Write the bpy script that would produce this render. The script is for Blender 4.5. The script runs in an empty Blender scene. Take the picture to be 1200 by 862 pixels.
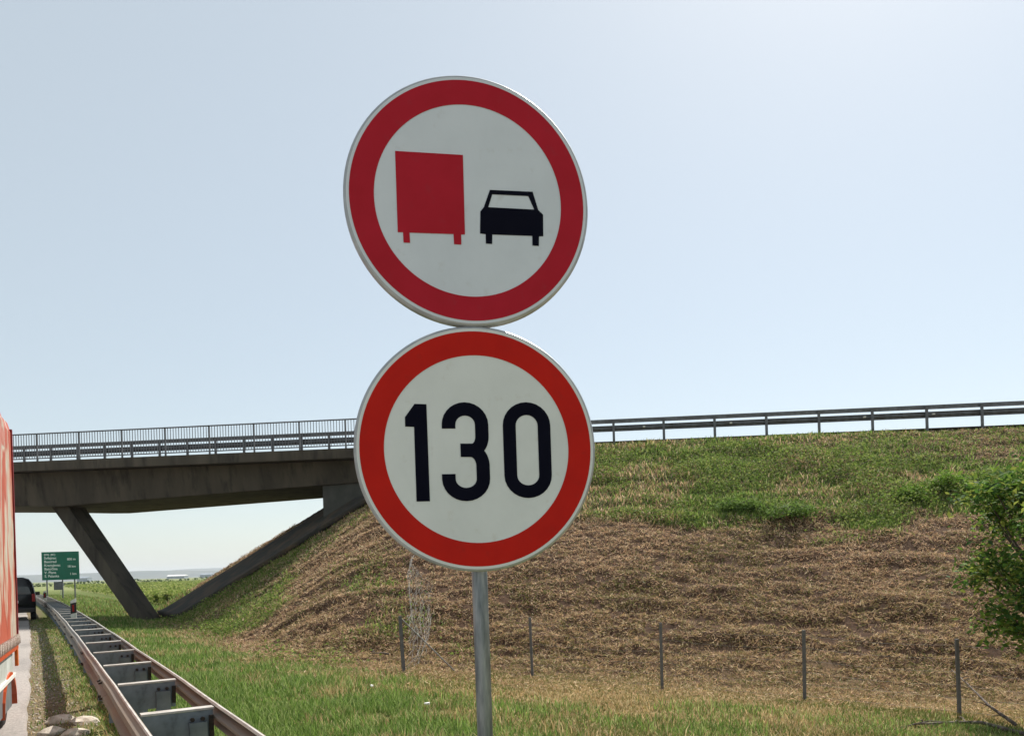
import bpy, bmesh, math, random
import numpy as np
from mathutils import Matrix, Vector, Euler

SC = bpy.context.scene
COL = SC.collection
R = math.radians
random.seed(7)
RNG = np.random.default_rng(11)

# ------------------------------------------------------------------ camera
EYE = 1.77            # standing eye height on the hard shoulder (m)
YAW = R(31.17)        # the view is turned to the right of the road (+Y)
ROLL = R(1.8)
FPX, CX, CY = 906.0, 600.0, 664.0
cam_data = bpy.data.cameras.new("camera")
cam = bpy.data.objects.new("camera", cam_data)
COL.objects.link(cam)
cam_data.sensor_width = 36.0
cam_data.lens = FPX / 1200.0 * 36.0
cam_data.shift_y = (CY - 431.0) / 1200.0
cam_data.clip_start = 0.05
cam_data.clip_end = 30000.0
cam.matrix_world = (Matrix.Translation((0, 0, EYE)) @ Matrix.Rotation(-YAW, 4, 'Z')
                    @ Matrix.Rotation(R(90), 4, 'X') @ Matrix.Rotation(-ROLL, 4, 'Z'))
SC.camera = cam

# ------------------------------------------------------------------ sky, sun, exposure
SUN_AZ, SUN_EL = R(60.9), R(51.7)
world = bpy.data.worlds.new("World")
SC.world = world
world.use_nodes = True
wn = world.node_tree.nodes
wl = world.node_tree.links
bg = wn["Background"]
sky = wn.new("ShaderNodeTexSky")
sky.sky_type = 'NISHITA'
sky.sun_disc = False
sky.sun_elevation = SUN_EL
sky.sun_rotation = SUN_AZ
sky.altitude = 100.0
sky.air_density = 1.0
sky.dust_density = 0.95
sky.ozone_density = 1.5
# summer haze: the whole sky is paled evenly
pale = wn.new("ShaderNodeMix")
pale.data_type = 'RGBA'
pale.inputs["Factor"].default_value = 0.54
pale.inputs[7].default_value = (5.55, 6.0, 5.7, 1)
wl.new(sky.outputs["Color"], pale.inputs[6])
wl.new(pale.outputs[2], bg.inputs["Color"])
bg.inputs["Strength"].default_value = 0.10

sun_data = bpy.data.lights.new("sun", 'SUN')
sun = bpy.data.objects.new("sun", sun_data)
COL.objects.link(sun)
sun_data.energy = 5.0
sun_data.angle = R(0.53)
sun_data.color = (1.0, 0.95, 0.87)
SUNV = Vector((math.sin(SUN_AZ) * math.cos(SUN_EL), math.cos(SUN_AZ) * math.cos(SUN_EL), math.sin(SUN_EL)))
sun.rotation_euler = (-SUNV).to_track_quat('-Z', 'Y').to_euler()
sun.location = (20, 10, 40)

SC.view_settings.view_transform = 'Standard'
SC.view_settings.look = 'None'
SC.view_settings.gamma = 1.0
SC.view_settings.use_curve_mapping = False
SC.view_settings.exposure = 0.5
SC.render.engine = 'CYCLES'
SC.cycles.use_denoising = True
SC.cycles.max_bounces = 8
SC.cycles.transparent_max_bounces = 8
SC.cycles.volume_bounces = 0

# ------------------------------------------------------------------ helpers
cY, sY = math.cos(YAW), math.sin(YAW)


def lin(r, g, b):
    def f(v):
        v /= 255.0
        return v / 12.92 if v <= 0.04045 else ((v + 0.055) / 1.055) ** 2.4
    return (f(r), f(g), f(b))


def from_view(cx, cz):
    """right / ahead of the standing point -> world x, y"""
    return cx * cY + cz * sY, cz * cY - cx * sY


def at(px, py, depth):
    """a surveyed point: photo pixel and distance ahead -> world"""
    u, v = (px - CX) / FPX, (CY - py) / FPX
    a = u * math.cos(ROLL) + v * math.sin(ROLL)
    b = -u * math.sin(ROLL) + v * math.cos(ROLL)
    x, y = from_view(a * depth, depth)
    return Vector((x, y, EYE + b * depth))


def tag(o, label=None, cat=None, group=None, kind=None):
    if label: o["label"] = label
    if cat: o["category"] = cat
    if group: o["group"] = group
    if kind: o["kind"] = kind
    return o


def empty(name, loc=(0, 0, 0), rot=(0, 0, 0)):
    o = bpy.data.objects.new(name, None)
    COL.objects.link(o)
    o.location = loc
    o.rotation_euler = rot
    o.empty_display_size = 0.2
    return o


def link(name, me, material=None, parent=None):
    o = bpy.data.objects.new(name, me)
    COL.objects.link(o)
    if material is not None and len(me.materials) == 0:
        me.materials.append(material)
    if parent is not None:
        o.parent = parent
    return o


class MB:
    """collects faces, builds one mesh object"""
    def __init__(self):
        self.v, self.f = [], []

    def add(self, vs, fs):
        n = len(self.v)
        self.v += [tuple(p) for p in vs]
        self.f += [tuple(i + n for i in f) for f in fs]
        return self

    def box(self, c, s, M=None):
        x, y, z = (k / 2 for k in s)
        vs = [Vector((i * x, j * y, k * z)) for i in (-1, 1) for j in (-1, 1) for k in (-1, 1)]
        if M is not None:
            vs = [M @ p for p in vs]
        c = Vector(c)
        vs = [p + c for p in vs]
        return self.add(vs, [(0, 1, 3, 2), (4, 6, 7, 5), (0, 4, 5, 1), (2, 3, 7, 6), (0, 2, 6, 4), (1, 5, 7, 3)])

    def hexa(self, b, t):
        """4 bottom points, 4 top points (same winding)"""
        return self.add(list(b) + list(t), [(3, 2, 1, 0), (4, 5, 6, 7), (0, 1, 5, 4), (1, 2, 6, 5), (2, 3, 7, 6), (3, 0, 4, 7)])

    def tube(self, pts, rad, n=8, cap=True):
        pts = [Vector(p) for p in pts]
        if not hasattr(rad, '__len__'):
            rad = [rad] * len(pts)
        vs, fs = [], []
        ref = Vector((0.123, 0.456, 0.88)).normalized()
        for i, p in enumerate(pts):
            d = (pts[min(i + 1, len(pts) - 1)] - pts[max(i - 1, 0)])
            d = d.normalized() if d.length > 1e-9 else Vector((0, 0, 1))
            a = d.cross(ref)
            if a.length < 1e-3: a = d.cross(Vector((1, 0, 0)))
            a.normalize()
            b = d.cross(a)
            for k in range(n):
                w = 2 * math.pi * k / n
                vs.append(p + (a * math.cos(w) + b * math.sin(w)) * rad[i])
        for i in range(len(pts) - 1):
            for k in range(n):
                k2 = (k + 1) % n
                fs.append((i * n + k, i * n + k2, (i + 1) * n + k2, (i + 1) * n + k))
        if cap:
            fs.append(tuple(range(n)))
            fs.append(tuple((len(pts) - 1) * n + k for k in reversed(range(n))))
        return self.add(vs, fs)

    def loft(self, rings, closed=True, cap=True):
        n = len(rings[0])
        vs = [p for r in rings for p in r]
        fs = []
        for i in range(len(rings) - 1):
            for k in range(n if closed else n - 1):
                k2 = (k + 1) % n
                fs.append((i * n + k, i * n + k2, (i + 1) * n + k2, (i + 1) * n + k))
        if cap and closed:
            fs.append(tuple(reversed(range(n))))
            fs.append(tuple((len(rings) - 1) * n + k for k in range(n)))
        return self.add(vs, fs)

    def mesh(self, name, smooth=False):
        me = bpy.data.meshes.new(name)
        me.from_pydata(self.v, [], self.f)
        bm = bmesh.new()
        bm.from_mesh(me)
        bmesh.ops.recalc_face_normals(bm, faces=bm.faces)
        bm.to_mesh(me)
        bm.free()
        if smooth:
            for p in me.polygons: p.use_smooth = True
        me.update()
        return me

    def build(self, name, material, parent=None, smooth=False, bevel=0.0, seg=2):
        me = self.mesh(name, smooth)
        if bevel > 0:
            bm = bmesh.new()
            bm.from_mesh(me)
            es = [e for e in bm.edges if len(e.link_faces) == 2 and e.calc_face_angle(0) > 0.5]
            bmesh.ops.bevel(bm, geom=es, offset=bevel, segments=seg, affect='EDGES', profile=0.6)
            bm.to_mesh(me)
            bm.free()
        return link(name, me, material, parent)


# ------------------------------------------------------------------ noise
def _hash(ix, iy, seed):
    h = (ix.astype(np.int64) * 374761393 + iy.astype(np.int64) * 668265263 + seed * 1442695041) & 0x7fffffff
    h = ((h ^ (h >> 13)) * 1274126177) & 0x7fffffff
    return ((h ^ (h >> 16)) & 0xffff) / 65535.0


def vnoise(x, y, seed=0):
    ix, iy = np.floor(x), np.floor(y)
    fx, fy = x - ix, y - iy
    fx = fx * fx * (3 - 2 * fx)
    fy = fy * fy * (3 - 2 * fy)
    a, b = _hash(ix, iy, seed), _hash(ix + 1, iy, seed)
    c, d = _hash(ix, iy + 1, seed), _hash(ix + 1, iy + 1, seed)
    return (a * (1 - fx) + b * fx) * (1 - fy) + (c * (1 - fx) + d * fx) * fy


def fbm(x, y, octv=4, seed=0):
    s, a, t = 0, 0.5, 0
    for k in range(octv):
        s = s + a * vnoise(x * 2 ** k, y * 2 ** k, seed + k)
        t += a
        a *= 0.5
    return s / t


def sstep(a, b, x):
    t = np.clip((x - a) / (b - a), 0, 1)
    return t * t * (3 - 2 * t)


def smin(a, b, k):
    h = np.clip(0.5 + 0.5 * (b - a) / k, 0, 1)
    return b * (1 - h) + a * h - k * h * (1 - h)


def smax(a, b, k):
    return -smin(-a, -b, k)


# ------------------------------------------------------------------ the lie of the land
# overpass frame: s runs along the overpass (to the right), t across it (away)
_o = from_view(0.0, 32.0)
_d = from_view(1.0, -0.126)
_l = math.hypot(*_d)
BD = (_d[0] / _l, _d[1] / _l)
BN = (-BD[1], BD[0])
if BN[0] * _o[0] + BN[1] * _o[1] < 0: BN = (-BN[0], -BN[1])


def deck(s):
    return 6.97 - 0.0097 * s


def BP(s, t, z):
    return Vector((_o[0] + s * BD[0] + t * BN[0], _o[1] + s * BD[1] + t * BN[1], z))


def st_of(x, y):
    dx, dy = x - _o[0], y - _o[1]
    return dx * BD[0] + dy * BD[1], dx * BN[0] + dy * BN[1]


def curve(y):
    """the carriageway bends slowly to the left ahead"""
    y = np.clip(y, 0, 400)
    return -y * y / 3800.0


def land(x, y, micro=True):
    x = np.asarray(x, float)
    y = np.asarray(y, float)
    xr = x - curve(y)
    s, t = st_of(x, y)
    base = np.interp(xr, [-40, -16, -13, -0.6, -0.25, 0.5, 1.6, 4, 8.6, 12, 14, 20, 60, 200],
                     [-1.2, -0.5, -0.10, -0.10, -0.05, -0.01, -0.04, -0.16, -0.55, -0.85, -1.08, -1.3, -1.4, -1.0])
    far = sstep(34, 75, y)
    base = np.where(xr > 0, base * (1 - 0.65 * far), base)
    front = deck(s) - 0.25 + 0.5 * t
    back = deck(s) - 0.25 - 0.6 * (t - 8.4)
    end = (xr - 5.15) / 1.42 - 0.2 - 1.1 * np.clip(t - 6.3, 0, 30)
    top = deck(s) - 0.22 + 0 * t
    e = smin(front, back, 0.25)
    e = smin(e, top, 0.35)
    e = smin(e, end, 1.1)
    h = smax(base, e, 0.5)
    if micro:
        on = sstep(-0.2, 0.5, e - base)
        grassy = sstep(1.3, 2.2, xr) * (1 - sstep(70, 100, y))
        n1 = fbm(s * 1.3 + 3, t * 2.4, 3, 5) - 0.5
        n2 = fbm(s * 0.22, t * 0.3, 2, 9) - 0.5
        n3 = fbm(s * 0.45 + 7, t * 2.1 + 0.3 * n2, 2, 13) - 0.5
        h = h + on * (0.15 * n1 + 0.24 * n3 + 0.30 * n2) * sstep(0.4, -0.8, t) + (1 - on) * grassy * (0.10 * (fbm(x * .8, y * .8, 3, 2) - 0.5) + 0.10 * n2)
        v = sstep(-0.15, 0.15, xr) * (1 - sstep(1.0, 1.6, xr))
        h = h + v * 0.05 * (fbm(x * 3, y * 1.5, 2, 8) - 0.5)
    return h


# ground cover zones, used for the soil's own colour and for what grows on it
def zones(x, y):
    xr = x - curve(y)
    s, t = st_of(x, y)
    w = fbm(s * 0.18 + 10, t * 0.3, 4, 21) - 0.5
    w2 = fbm(s * 0.6, t * 0.9, 3, 33) - 0.5
    slope = sstep(-18.6, -14.4, t + w * 4.0 + w2 * 2) * sstep(3.4, 5.0, xr + w2) * (1 - sstep(7.0, 9.0, t))
    # green belt along the crest; it thins out towards the abutment
    lim = -6.6 - 1.2 * sstep(2, 12, s) + 3.4 * (1 - sstep(-2, 3, s)) + 4.2 * w
    belt = sstep(lim - 0.5, lim + 0.5, t + w2 * 2.6) * sstep(-8, -2, s)
    dryrt = sstep(12, 17.5, s) * sstep(-4.6, -2.4, t + 2 * w2)
    belt = belt * (1 - 0.75 * dryrt)
    # green tongue up the corner of the embankment, beside the paving
    tongue = sstep(0.42, 0.62, fbm(x * 0.35, y * 0.35, 3, 44)) * sstep(9.5, 5.0, xr) * slope * (1 - belt)
    edge = sstep(-5.5, -3.0, t + w2 * 2) * sstep(-4, -9, s) * (1 - belt) * (1 - sstep(0.5, 3.0, t))
    green_slope = np.clip(np.maximum(belt, np.maximum(tongue * 0.85, edge * 0.6)), 0, 1) * slope
    # flat: lush next to the guardrail, drier away from it and round the fence
    lush = 1 - sstep(3.6, 6.6, xr + w * 4 + w2 * 2 - 0.06 * (y - 10))
    patch = sstep(0.50, 0.70, fbm(x * 0.28 + 5, y * 0.28, 3, 61)) * sstep(-17.6, -19.2, t)
    lush = np.clip(np.maximum(lush, 0.5 * patch), 0, 1)
    lush = np.where(y > 40, np.maximum(lush, 0.8), lush)
    return slope, green_slope, lush, w, w2


# ------------------------------------------------------------------ materials
def nodes_of(name):
    m = bpy.data.materials.new(name)
    m.use_nodes = True
    n, l = m.node_tree.nodes, m.node_tree.links
    return m, n, l, n["Principled BSDF"]


def surf(name, c1, c2=None, scale=8.0, rough=0.6, metal=0.0, bump=0.0, bscale=None, c3=None, scale3=1.0,
         spec=0.4, detail=5.0, stretch=(1, 1, 1), lo=0.35, hi=0.65, lo3=0.45, hi3=0.75):
    m, n, l, p = nodes_of(name)
    p.inputs["Roughness"].default_value = rough
    p.inputs["Metallic"].default_value = metal
    p.inputs["Specular IOR Level"].default_value = spec
    p.inputs["Base Color"].default_value = (*c1, 1)
    tc = n.new("ShaderNodeTexCoord")
    mp = n.new("ShaderNodeMapping")
    mp.inputs["Scale"].default_value = stretch
    l.new(tc.outputs["Object"], mp.inputs["Vector"])

    def noise(sc, d=detail):
        t = n.new("ShaderNodeTexNoise")
        t.inputs["Scale"].default_value = sc
        t.inputs["Detail"].default_value = d
        t.inputs["Roughness"].default_value = 0.6
        l.new(mp.outputs["Vector"], t.inputs["Vector"])
        return t

    def ramp(src, a, b):
        r = n.new("ShaderNodeMapRange")
        r.inputs["From Min"].default_value = a
        r.inputs["From Max"].default_value = b
        l.new(src, r.inputs["Value"])
        return r.outputs["Result"]

    def mix(f, a, b):
        x = n.new("ShaderNodeMix")
        x.data_type = 'RGBA'
        l.new(f, x.inputs["Factor"])
        for s_, k in ((a, 6), (b, 7)):
            if isinstance(s_, tuple): x.inputs[k].default_value = (*s_, 1)
            else: l.new(s_, x.inputs[k])
        return x.outputs[2]
    if c2 is not None:
        t = noise(scale)
        c = mix(ramp(t.outputs["Fac"], lo, hi), c1, c2)
        if c3 is not None:
            c = mix(ramp(noise(scale3).outputs["Fac"], lo3, hi3), c, c3)
        l.new(c, p.inputs["Base Color"])
    if bump > 0:
        t = noise(bscale or scale * 3)
        b = n.new("ShaderNodeBump")
        b.inputs["Strength"].default_value = bump
        b.inputs["Distance"].default_value = 0.02
        l.new(t.outputs["Fac"], b.inputs["Height"])
        l.new(b.outputs["Normal"], p.inputs["Normal"])
    return m


def plant_mat(name, trans=0.35, rough=0.55):
    m, n, l, p = nodes_of(name)
    a = n.new("ShaderNodeAttribute")
    a.attribute_name = "Col"
    l.new(a.outputs["Color"], p.inputs["Base Color"])
    p.inputs["Roughness"].default_value = rough
    p.inputs["Specular IOR Level"].default_value = 0.12
    tr = n.new("ShaderNodeBsdfTranslucent")
    l.new(a.outputs["Color"], tr.inputs["Color"])
    mx = n.new("ShaderNodeMixShader")
    mx.inputs["Fac"].default_value = trans
    l.new(p.outputs["BSDF"], mx.inputs[1])
    l.new(tr.outputs["BSDF"], mx.inputs[2])
    l.new(mx.outputs["Shader"], n["Material Output"].inputs["Surface"])
    return m


def soil_mat():
    m, n, l, p = nodes_of("soil")
    a = n.new("ShaderNodeAttribute")
    a.attribute_name = "Col"
    tc = n.new("ShaderNodeTexCoord")
    t = n.new("ShaderNodeTexNoise")
    t.inputs["Scale"].default_value = 7.0
    t.inputs["Detail"].default_value = 8.0
    t.inputs["Roughness"].default_value = 0.7
    l.new(tc.outputs["Object"], t.inputs["Vector"])
    r = n.new("ShaderNodeMapRange")
    r.inputs["From Min"].default_value = 0.3
    r.inputs["From Max"].default_value = 0.7
    r.inputs["To Min"].default_value = 0.55
    r.inputs["To Max"].default_value = 1.35
    l.new(t.outputs["Fac"], r.inputs["Value"])
    mx = n.new("ShaderNodeMix")
    mx.data_type = 'RGBA'
    mx.blend_type = 'MULTIPLY'
    mx.inputs["Factor"].default_value = 1.0
    l.new(a.outputs["Color"], mx.inputs[6])
    l.new(r.outputs["Result"], mx.inputs[7])
    l.new(mx.outputs[2], p.inputs["Base Color"])
    p.inputs["Roughness"].default_value = 0.95
    p.inputs["Specular IOR Level"].default_value = 0.1
    b = n.new("ShaderNodeBump")
    b.inputs["Strength"].default_value = 0.8
    b.inputs["Distance"].default_value = 0.05
    l.new(t.outputs["Fac"], b.inputs["Height"])
    l.new(b.outputs["Normal"], p.inputs["Normal"])
    return m


M = {}
M['soil'] = soil_mat()
M['blade'] = plant_mat("grass_blade", 0.4)
M['straw'] = plant_mat("dry_straw", 0.25, 0.75)
M['leaf'] = plant_mat("leaf", 0.4, 0.7)
M['asphalt'] = surf("worn_asphalt", lin(142, 135, 130), lin(168, 159, 152), 30, 0.9, bump=0.4, bscale=160, c3=lin(112, 107, 104), scale3=0.6, stretch=(1, 0.3, 1))
M['paint'] = surf("road_paint", lin(225, 225, 220), lin(190, 188, 180), 20, 0.7)
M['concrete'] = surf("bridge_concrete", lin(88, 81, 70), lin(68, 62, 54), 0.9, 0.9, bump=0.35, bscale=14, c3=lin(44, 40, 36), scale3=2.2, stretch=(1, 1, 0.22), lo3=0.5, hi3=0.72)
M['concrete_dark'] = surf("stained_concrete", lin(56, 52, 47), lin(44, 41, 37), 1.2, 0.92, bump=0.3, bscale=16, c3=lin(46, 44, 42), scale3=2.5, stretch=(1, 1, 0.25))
M['concrete_new'] = surf("pale_concrete", lin(82, 82, 77), lin(68, 68, 65), 2.0, 0.9, bump=0.25, bscale=20)
M['paving'] = surf("slope_paving_concrete", lin(56, 53, 47), lin(42, 40, 36), 2.5, 0.95, bump=0.4, bscale=18, c3=lin(92, 74, 56), scale3=1.2)
M['galv'] = surf("galvanised_steel", lin(150, 156, 160), lin(122, 129, 135), 6, 0.5, 0.55, bump=0.06, bscale=60, c3=lin(100, 106, 110), scale3=14)
M['galv_dull'] = surf("weathered_zinc", lin(116, 118, 122), lin(92, 95, 100), 5, 0.6, 0.35, bump=0.05, c3=lin(84, 82, 80), scale3=3)
M['plate'] = surf("spacer_zinc", lin(132, 139, 146), lin(108, 116, 124), 5, 0.6, 0.3, bump=0.05, c3=lin(88, 92, 96), scale3=9, lo3=0.55, hi3=0.75)
M['rail_dirty'] = surf("dusty_rail", lin(142, 130, 115), lin(128, 124, 118), 4, 0.75, 0.15, bump=0.1, c3=lin(146, 142, 138), scale3=1.6, stretch=(1, 0.25, 1), lo3=0.56, hi3=0.72)
M['rail_lip'] = surf("rail_lip_zinc", lin(196, 192, 186), lin(160, 152, 144), 6, 0.55, 0.2)
M['bolt'] = surf("dark_bolt", lin(48, 44, 44), lin(70, 58, 50), 30, 0.6, 0.4)
M['fence_post'] = surf("painted_fence_post", lin(88, 90, 93), lin(106, 106, 106), 12, 0.7, 0.2, c3=lin(80, 66, 56), scale3=5, lo3=0.55)
M['wire'] = surf("fence_wire", lin(150, 150, 148), lin(110, 106, 102), 20, 0.55, 0.4)
M['net'] = surf("old_netting_wire", lin(122, 120, 114), lin(92, 88, 82), 20, 0.7, 0.2)
M['white_face_a'] = surf("sign_white_lower", lin(214, 218, 215), lin(207, 211, 208), 5, 0.55, bump=0.03, bscale=40, spec=0.1, c3=lin(196, 196, 188), scale3=14, lo3=0.60, hi3=0.8)
M['white_face_b'] = surf("sign_white_upper", lin(205, 212, 218), lin(199, 206, 212), 5, 0.55, bump=0.03, bscale=40, spec=0.1, c3=lin(188, 192, 194), scale3=14, lo3=0.60, hi3=0.8)
M['red_a'] = surf("sign_red_lower", lin(188, 38, 30), lin(178, 36, 30), 6, 0.6, spec=0.03, c3=lin(164, 42, 36), scale3=18, lo3=0.58, hi3=0.8)
M['red_b'] = surf("sign_red_upper", lin(172, 38, 52), lin(164, 36, 48), 6, 0.6, spec=0.03, c3=lin(158, 48, 58), scale3=18, lo3=0.58, hi3=0.8)
M['ink'] = surf("sign_ink", lin(12, 13, 26), lin(16, 17, 30), 6, 0.7, spec=0.04)
M['sign_back'] = surf("sign_aluminium", lin(178, 180, 180), lin(150, 152, 154), 8, 0.45, 0.5)
M['pole'] = surf("sign_pole_zinc", lin(112, 120, 124), lin(86, 94, 99), 9, 0.45, 0.35, bump=0.05, stretch=(1, 1, 0.15), c3=lin(172, 176, 178), scale3=20)
M['sign_green'] = surf("motorway_green", lin(0, 104, 82), lin(2, 96, 74), 2, 0.45)
M['sign_text'] = surf("sign_lettering", lin(226, 234, 228), None, rough=0.5)
M['tree_bark'] = surf("bark", lin(92, 78, 64), lin(60, 50, 42), 9, 0.9, bump=0.6, stretch=(1, 1, 0.3))
M['dead_wood'] = surf("dead_wood", lin(96, 84, 76), lin(54, 46, 42), 12, 0.9, bump=0.4, c3=lin(140, 128, 116), scale3=5)
M['stone'] = surf("pale_rubble", lin(206, 196, 182), lin(170, 160, 148), 9, 0.95, bump=0.6, bscale=25, c3=lin(140, 126, 108), scale3=4)
M['litter'] = surf("white_litter", lin(226, 226, 220), lin(200, 198, 190), 20, 0.6)
M['black_paint'] = surf("black_car_paint", lin(14, 15, 18), lin(18, 19, 22), 4, 0.25, spec=0.5)
M['glass_dark'] = surf("dark_car_glass", lin(18, 24, 24), None, rough=0.08, spec=0.8)
M['rubber'] = surf("tyre_rubber", lin(26, 26, 26), lin(38, 36, 34), 30, 0.85)
M['rim'] = surf("wheel_rim", lin(120, 122, 124), lin(90, 92, 94), 20, 0.4, 0.6)
M['red_lens'] = surf("red_lens", lin(150, 12, 10), lin(120, 10, 10), 20, 0.25)
M['orange_lens'] = surf("amber_lens", lin(235, 120, 30), lin(220, 100, 20), 20, 0.3)
M['orange_paint'] = surf("orange_paint", lin(196, 84, 42), lin(180, 74, 36), 5, 0.4)
M['dark_red_edge'] = surf("tarp_edge_band", lin(130, 22, 26), lin(110, 18, 24), 6, 0.6)
M['white_paint'] = surf("lorry_white_paint", lin(206, 208, 202), lin(176, 180, 172), 3, 0.45, c3=lin(148, 146, 136), scale3=2)
M['grey_paint'] = surf("lorry_grey_paint", lin(120, 122, 124), lin(98, 100, 102), 4, 0.5)
M['chassis'] = surf("chassis_black", lin(24, 24, 25), lin(34, 32, 30), 8, 0.7)
M['rope'] = surf("lashing_rope", lin(206, 196, 186), lin(150, 128, 112), 60, 0.9)
M['roof_far'] = surf("far_hall_sheet", lin(232, 232, 230), lin(214, 214, 214), 0.2, 0.6)
M['far_wall'] = surf("far_building_wall", lin(150, 158, 166), lin(126, 136, 148), 0.1, 0.9)
M['hill'] = surf("wooded_hill", lin(66, 76, 72), lin(88, 92, 82), 0.004, 0.95, c3=lin(66, 78, 72), scale3=0.012)


def tarp_mat():
    m, n, l, p = nodes_of("orange_tarpaulin")
    p.inputs["Roughness"].default_value = 0.5
    tc = n.new("ShaderNodeTexCoord")
    mp = n.new("ShaderNodeMapping")
    mp.inputs["Scale"].default_value = (1, 1.0, 0.32)
    l.new(tc.outputs["Object"], mp.inputs["Vector"])
    t = n.new("ShaderNodeTexNoise")
    t.inputs["Scale"].default_value = 1.5
    t.inputs["Detail"].default_value = 3
    t.inputs["Distortion"].default_value = 1.6
    l.new(mp.outputs["Vector"], t.inputs["Vector"])
    r = n.new("ShaderNodeValToRGB")
    e = r.color_ramp.elements
    e[0].position, e[0].color = 0.36, (*lin(178, 88, 66), 1)
    e[1].position, e[1].color = 0.66, (*lin(184, 122, 106), 1)
    for pos, c in ((0.45, lin(168, 74, 54)), (0.51, lin(190, 158, 138)), (0.56, lin(178, 178, 162)), (0.61, lin(178, 100, 84))):
        q = e.new(pos)
        q.color = (*c, 1)
    l.new(t.outputs["Fac"], r.inputs["Fac"])
    l.new(r.outputs["Color"], p.inputs["Base Color"])
    w = n.new("ShaderNodeTexNoise")
    w.inputs["Scale"].default_value = 3.0
    l.new(tc.outputs["Object"], w.inputs["Vector"])
    b = n.new("ShaderNodeBump")
    b.inputs["Strength"].default_value = 0.4
    b.inputs["Distance"].default_value = 0.05
    l.new(w.outputs["Fac"], b.inputs["Height"])
    l.new(b.outputs["Normal"], p.inputs["Normal"])
    return m


M['tarp'] = tarp_mat()


# ------------------------------------------------------------------ fast array meshes
def array_mesh(name, V, loops, starts, totals, colors, smooth=False):
    me = bpy.data.meshes.new(name)
    me.vertices.add(len(V))
    me.vertices.foreach_set("co", np.ascontiguousarray(V, dtype=np.float32).ravel())
    me.loops.add(len(loops))
    me.loops.foreach_set("vertex_index", np.ascontiguousarray(loops, dtype=np.int32))
    me.polygons.add(len(starts))
    me.polygons.foreach_set("loop_start", np.ascontiguousarray(starts, dtype=np.int32))
    me.polygons.foreach_set("loop_total", np.ascontiguousarray(totals, dtype=np.int32))
    if smooth:
        me.polygons.foreach_set("use_smooth", np.ones(len(starts), dtype=bool))
    me.update(calc_edges=True)
    if colors is not None:
        at_ = me.attributes.new("Col", 'FLOAT_COLOR', 'POINT')
        c4 = np.ones((len(V), 4), dtype=np.float32)
        c4[:, :3] = colors
        at_.data.foreach_set("color", c4.ravel())
    return me


def straws(name, P, L, w, az, pitch, col, material):
    """short straight cut stalks lying at all angles: one tapered quad each"""
    n = len(P)
    d = np.stack([np.cos(az) * np.cos(pitch), np.sin(az) * np.cos(pitch), np.sin(pitch)], axis=1)
    q = RNG.normal(0, 1, (n, 3))
    q -= d * (q * d).sum(1)[:, None]
    q /= np.linalg.norm(q, axis=1)[:, None]
    L_, w_ = L[:, None], w[:, None]
    a = P - d * L_ * 0.15
    b = P + d * L_ * 0.85
    V = np.stack([a - q * w_ / 2, a + q * w_ / 2, b + q * w_ * 0.2, b - q * w_ * 0.2], axis=1)
    loops = (np.arange(n)[:, None] * 4 + np.arange(4)).ravel()
    C = np.repeat(col[:, None, :], 4, axis=1)
    return link(name, array_mesh(name, V.reshape(-1, 3), loops, np.arange(n) * 4, np.full(n, 4), C.reshape(-1, 3)), material)


def blades(name, P, h, w, az, lean, col, material, parent=None, tipdark=0.0):
    """curved tapering blades: one quad and one tip triangle each"""
    n = len(P)
    h = np.broadcast_to(h, (n,)); w = np.broadcast_to(w, (n,)); lean = np.broadcast_to(lean, (n,))
    dx, dy = np.cos(az), np.sin(az)
    tw = az + math.pi / 2 + RNG.normal(0, 0.5, n)
    px, py = np.cos(tw), np.sin(tw)
    V = np.zeros((n, 5, 3))
    up = np.sqrt(np.clip(1 - np.clip(lean, 0, 0.97) ** 2, 0.02, 1))
    for k, (fr, fw) in enumerate(((-0.06, 1.0), (-0.06, 1.0), (0.55, 0.8), (0.55, 0.8), (1.0, 0))):
        sgn = (-1, 1, 1, -1, 0)[k]
        bend = lean * fr * abs(fr)
        V[:, k, 0] = P[:, 0] + dx * bend * h + sgn * fw * w * px / 2
        V[:, k, 1] = P[:, 1] + dy * bend * h + sgn * fw * w * py / 2
        V[:, k, 2] = P[:, 2] + up * h * fr
    i0 = np.arange(n)[:, None] * 5
    quad = i0 + np.array([0, 1, 2, 3])
    tri = i0 + np.array([3, 2, 4])
    loops = np.concatenate([quad, tri], axis=1).ravel()
    base = np.arange(n)[:, None] * 7
    starts = (base + np.array([0, 4])).ravel()
    totals = np.tile(np.array([4, 3]), n)
    C = np.repeat(col[:, None, :], 5, axis=1)
    return link(name, array_mesh(name, V.reshape(-1, 3), loops, starts, totals, C.reshape(-1, 3)), material, parent)


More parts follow.
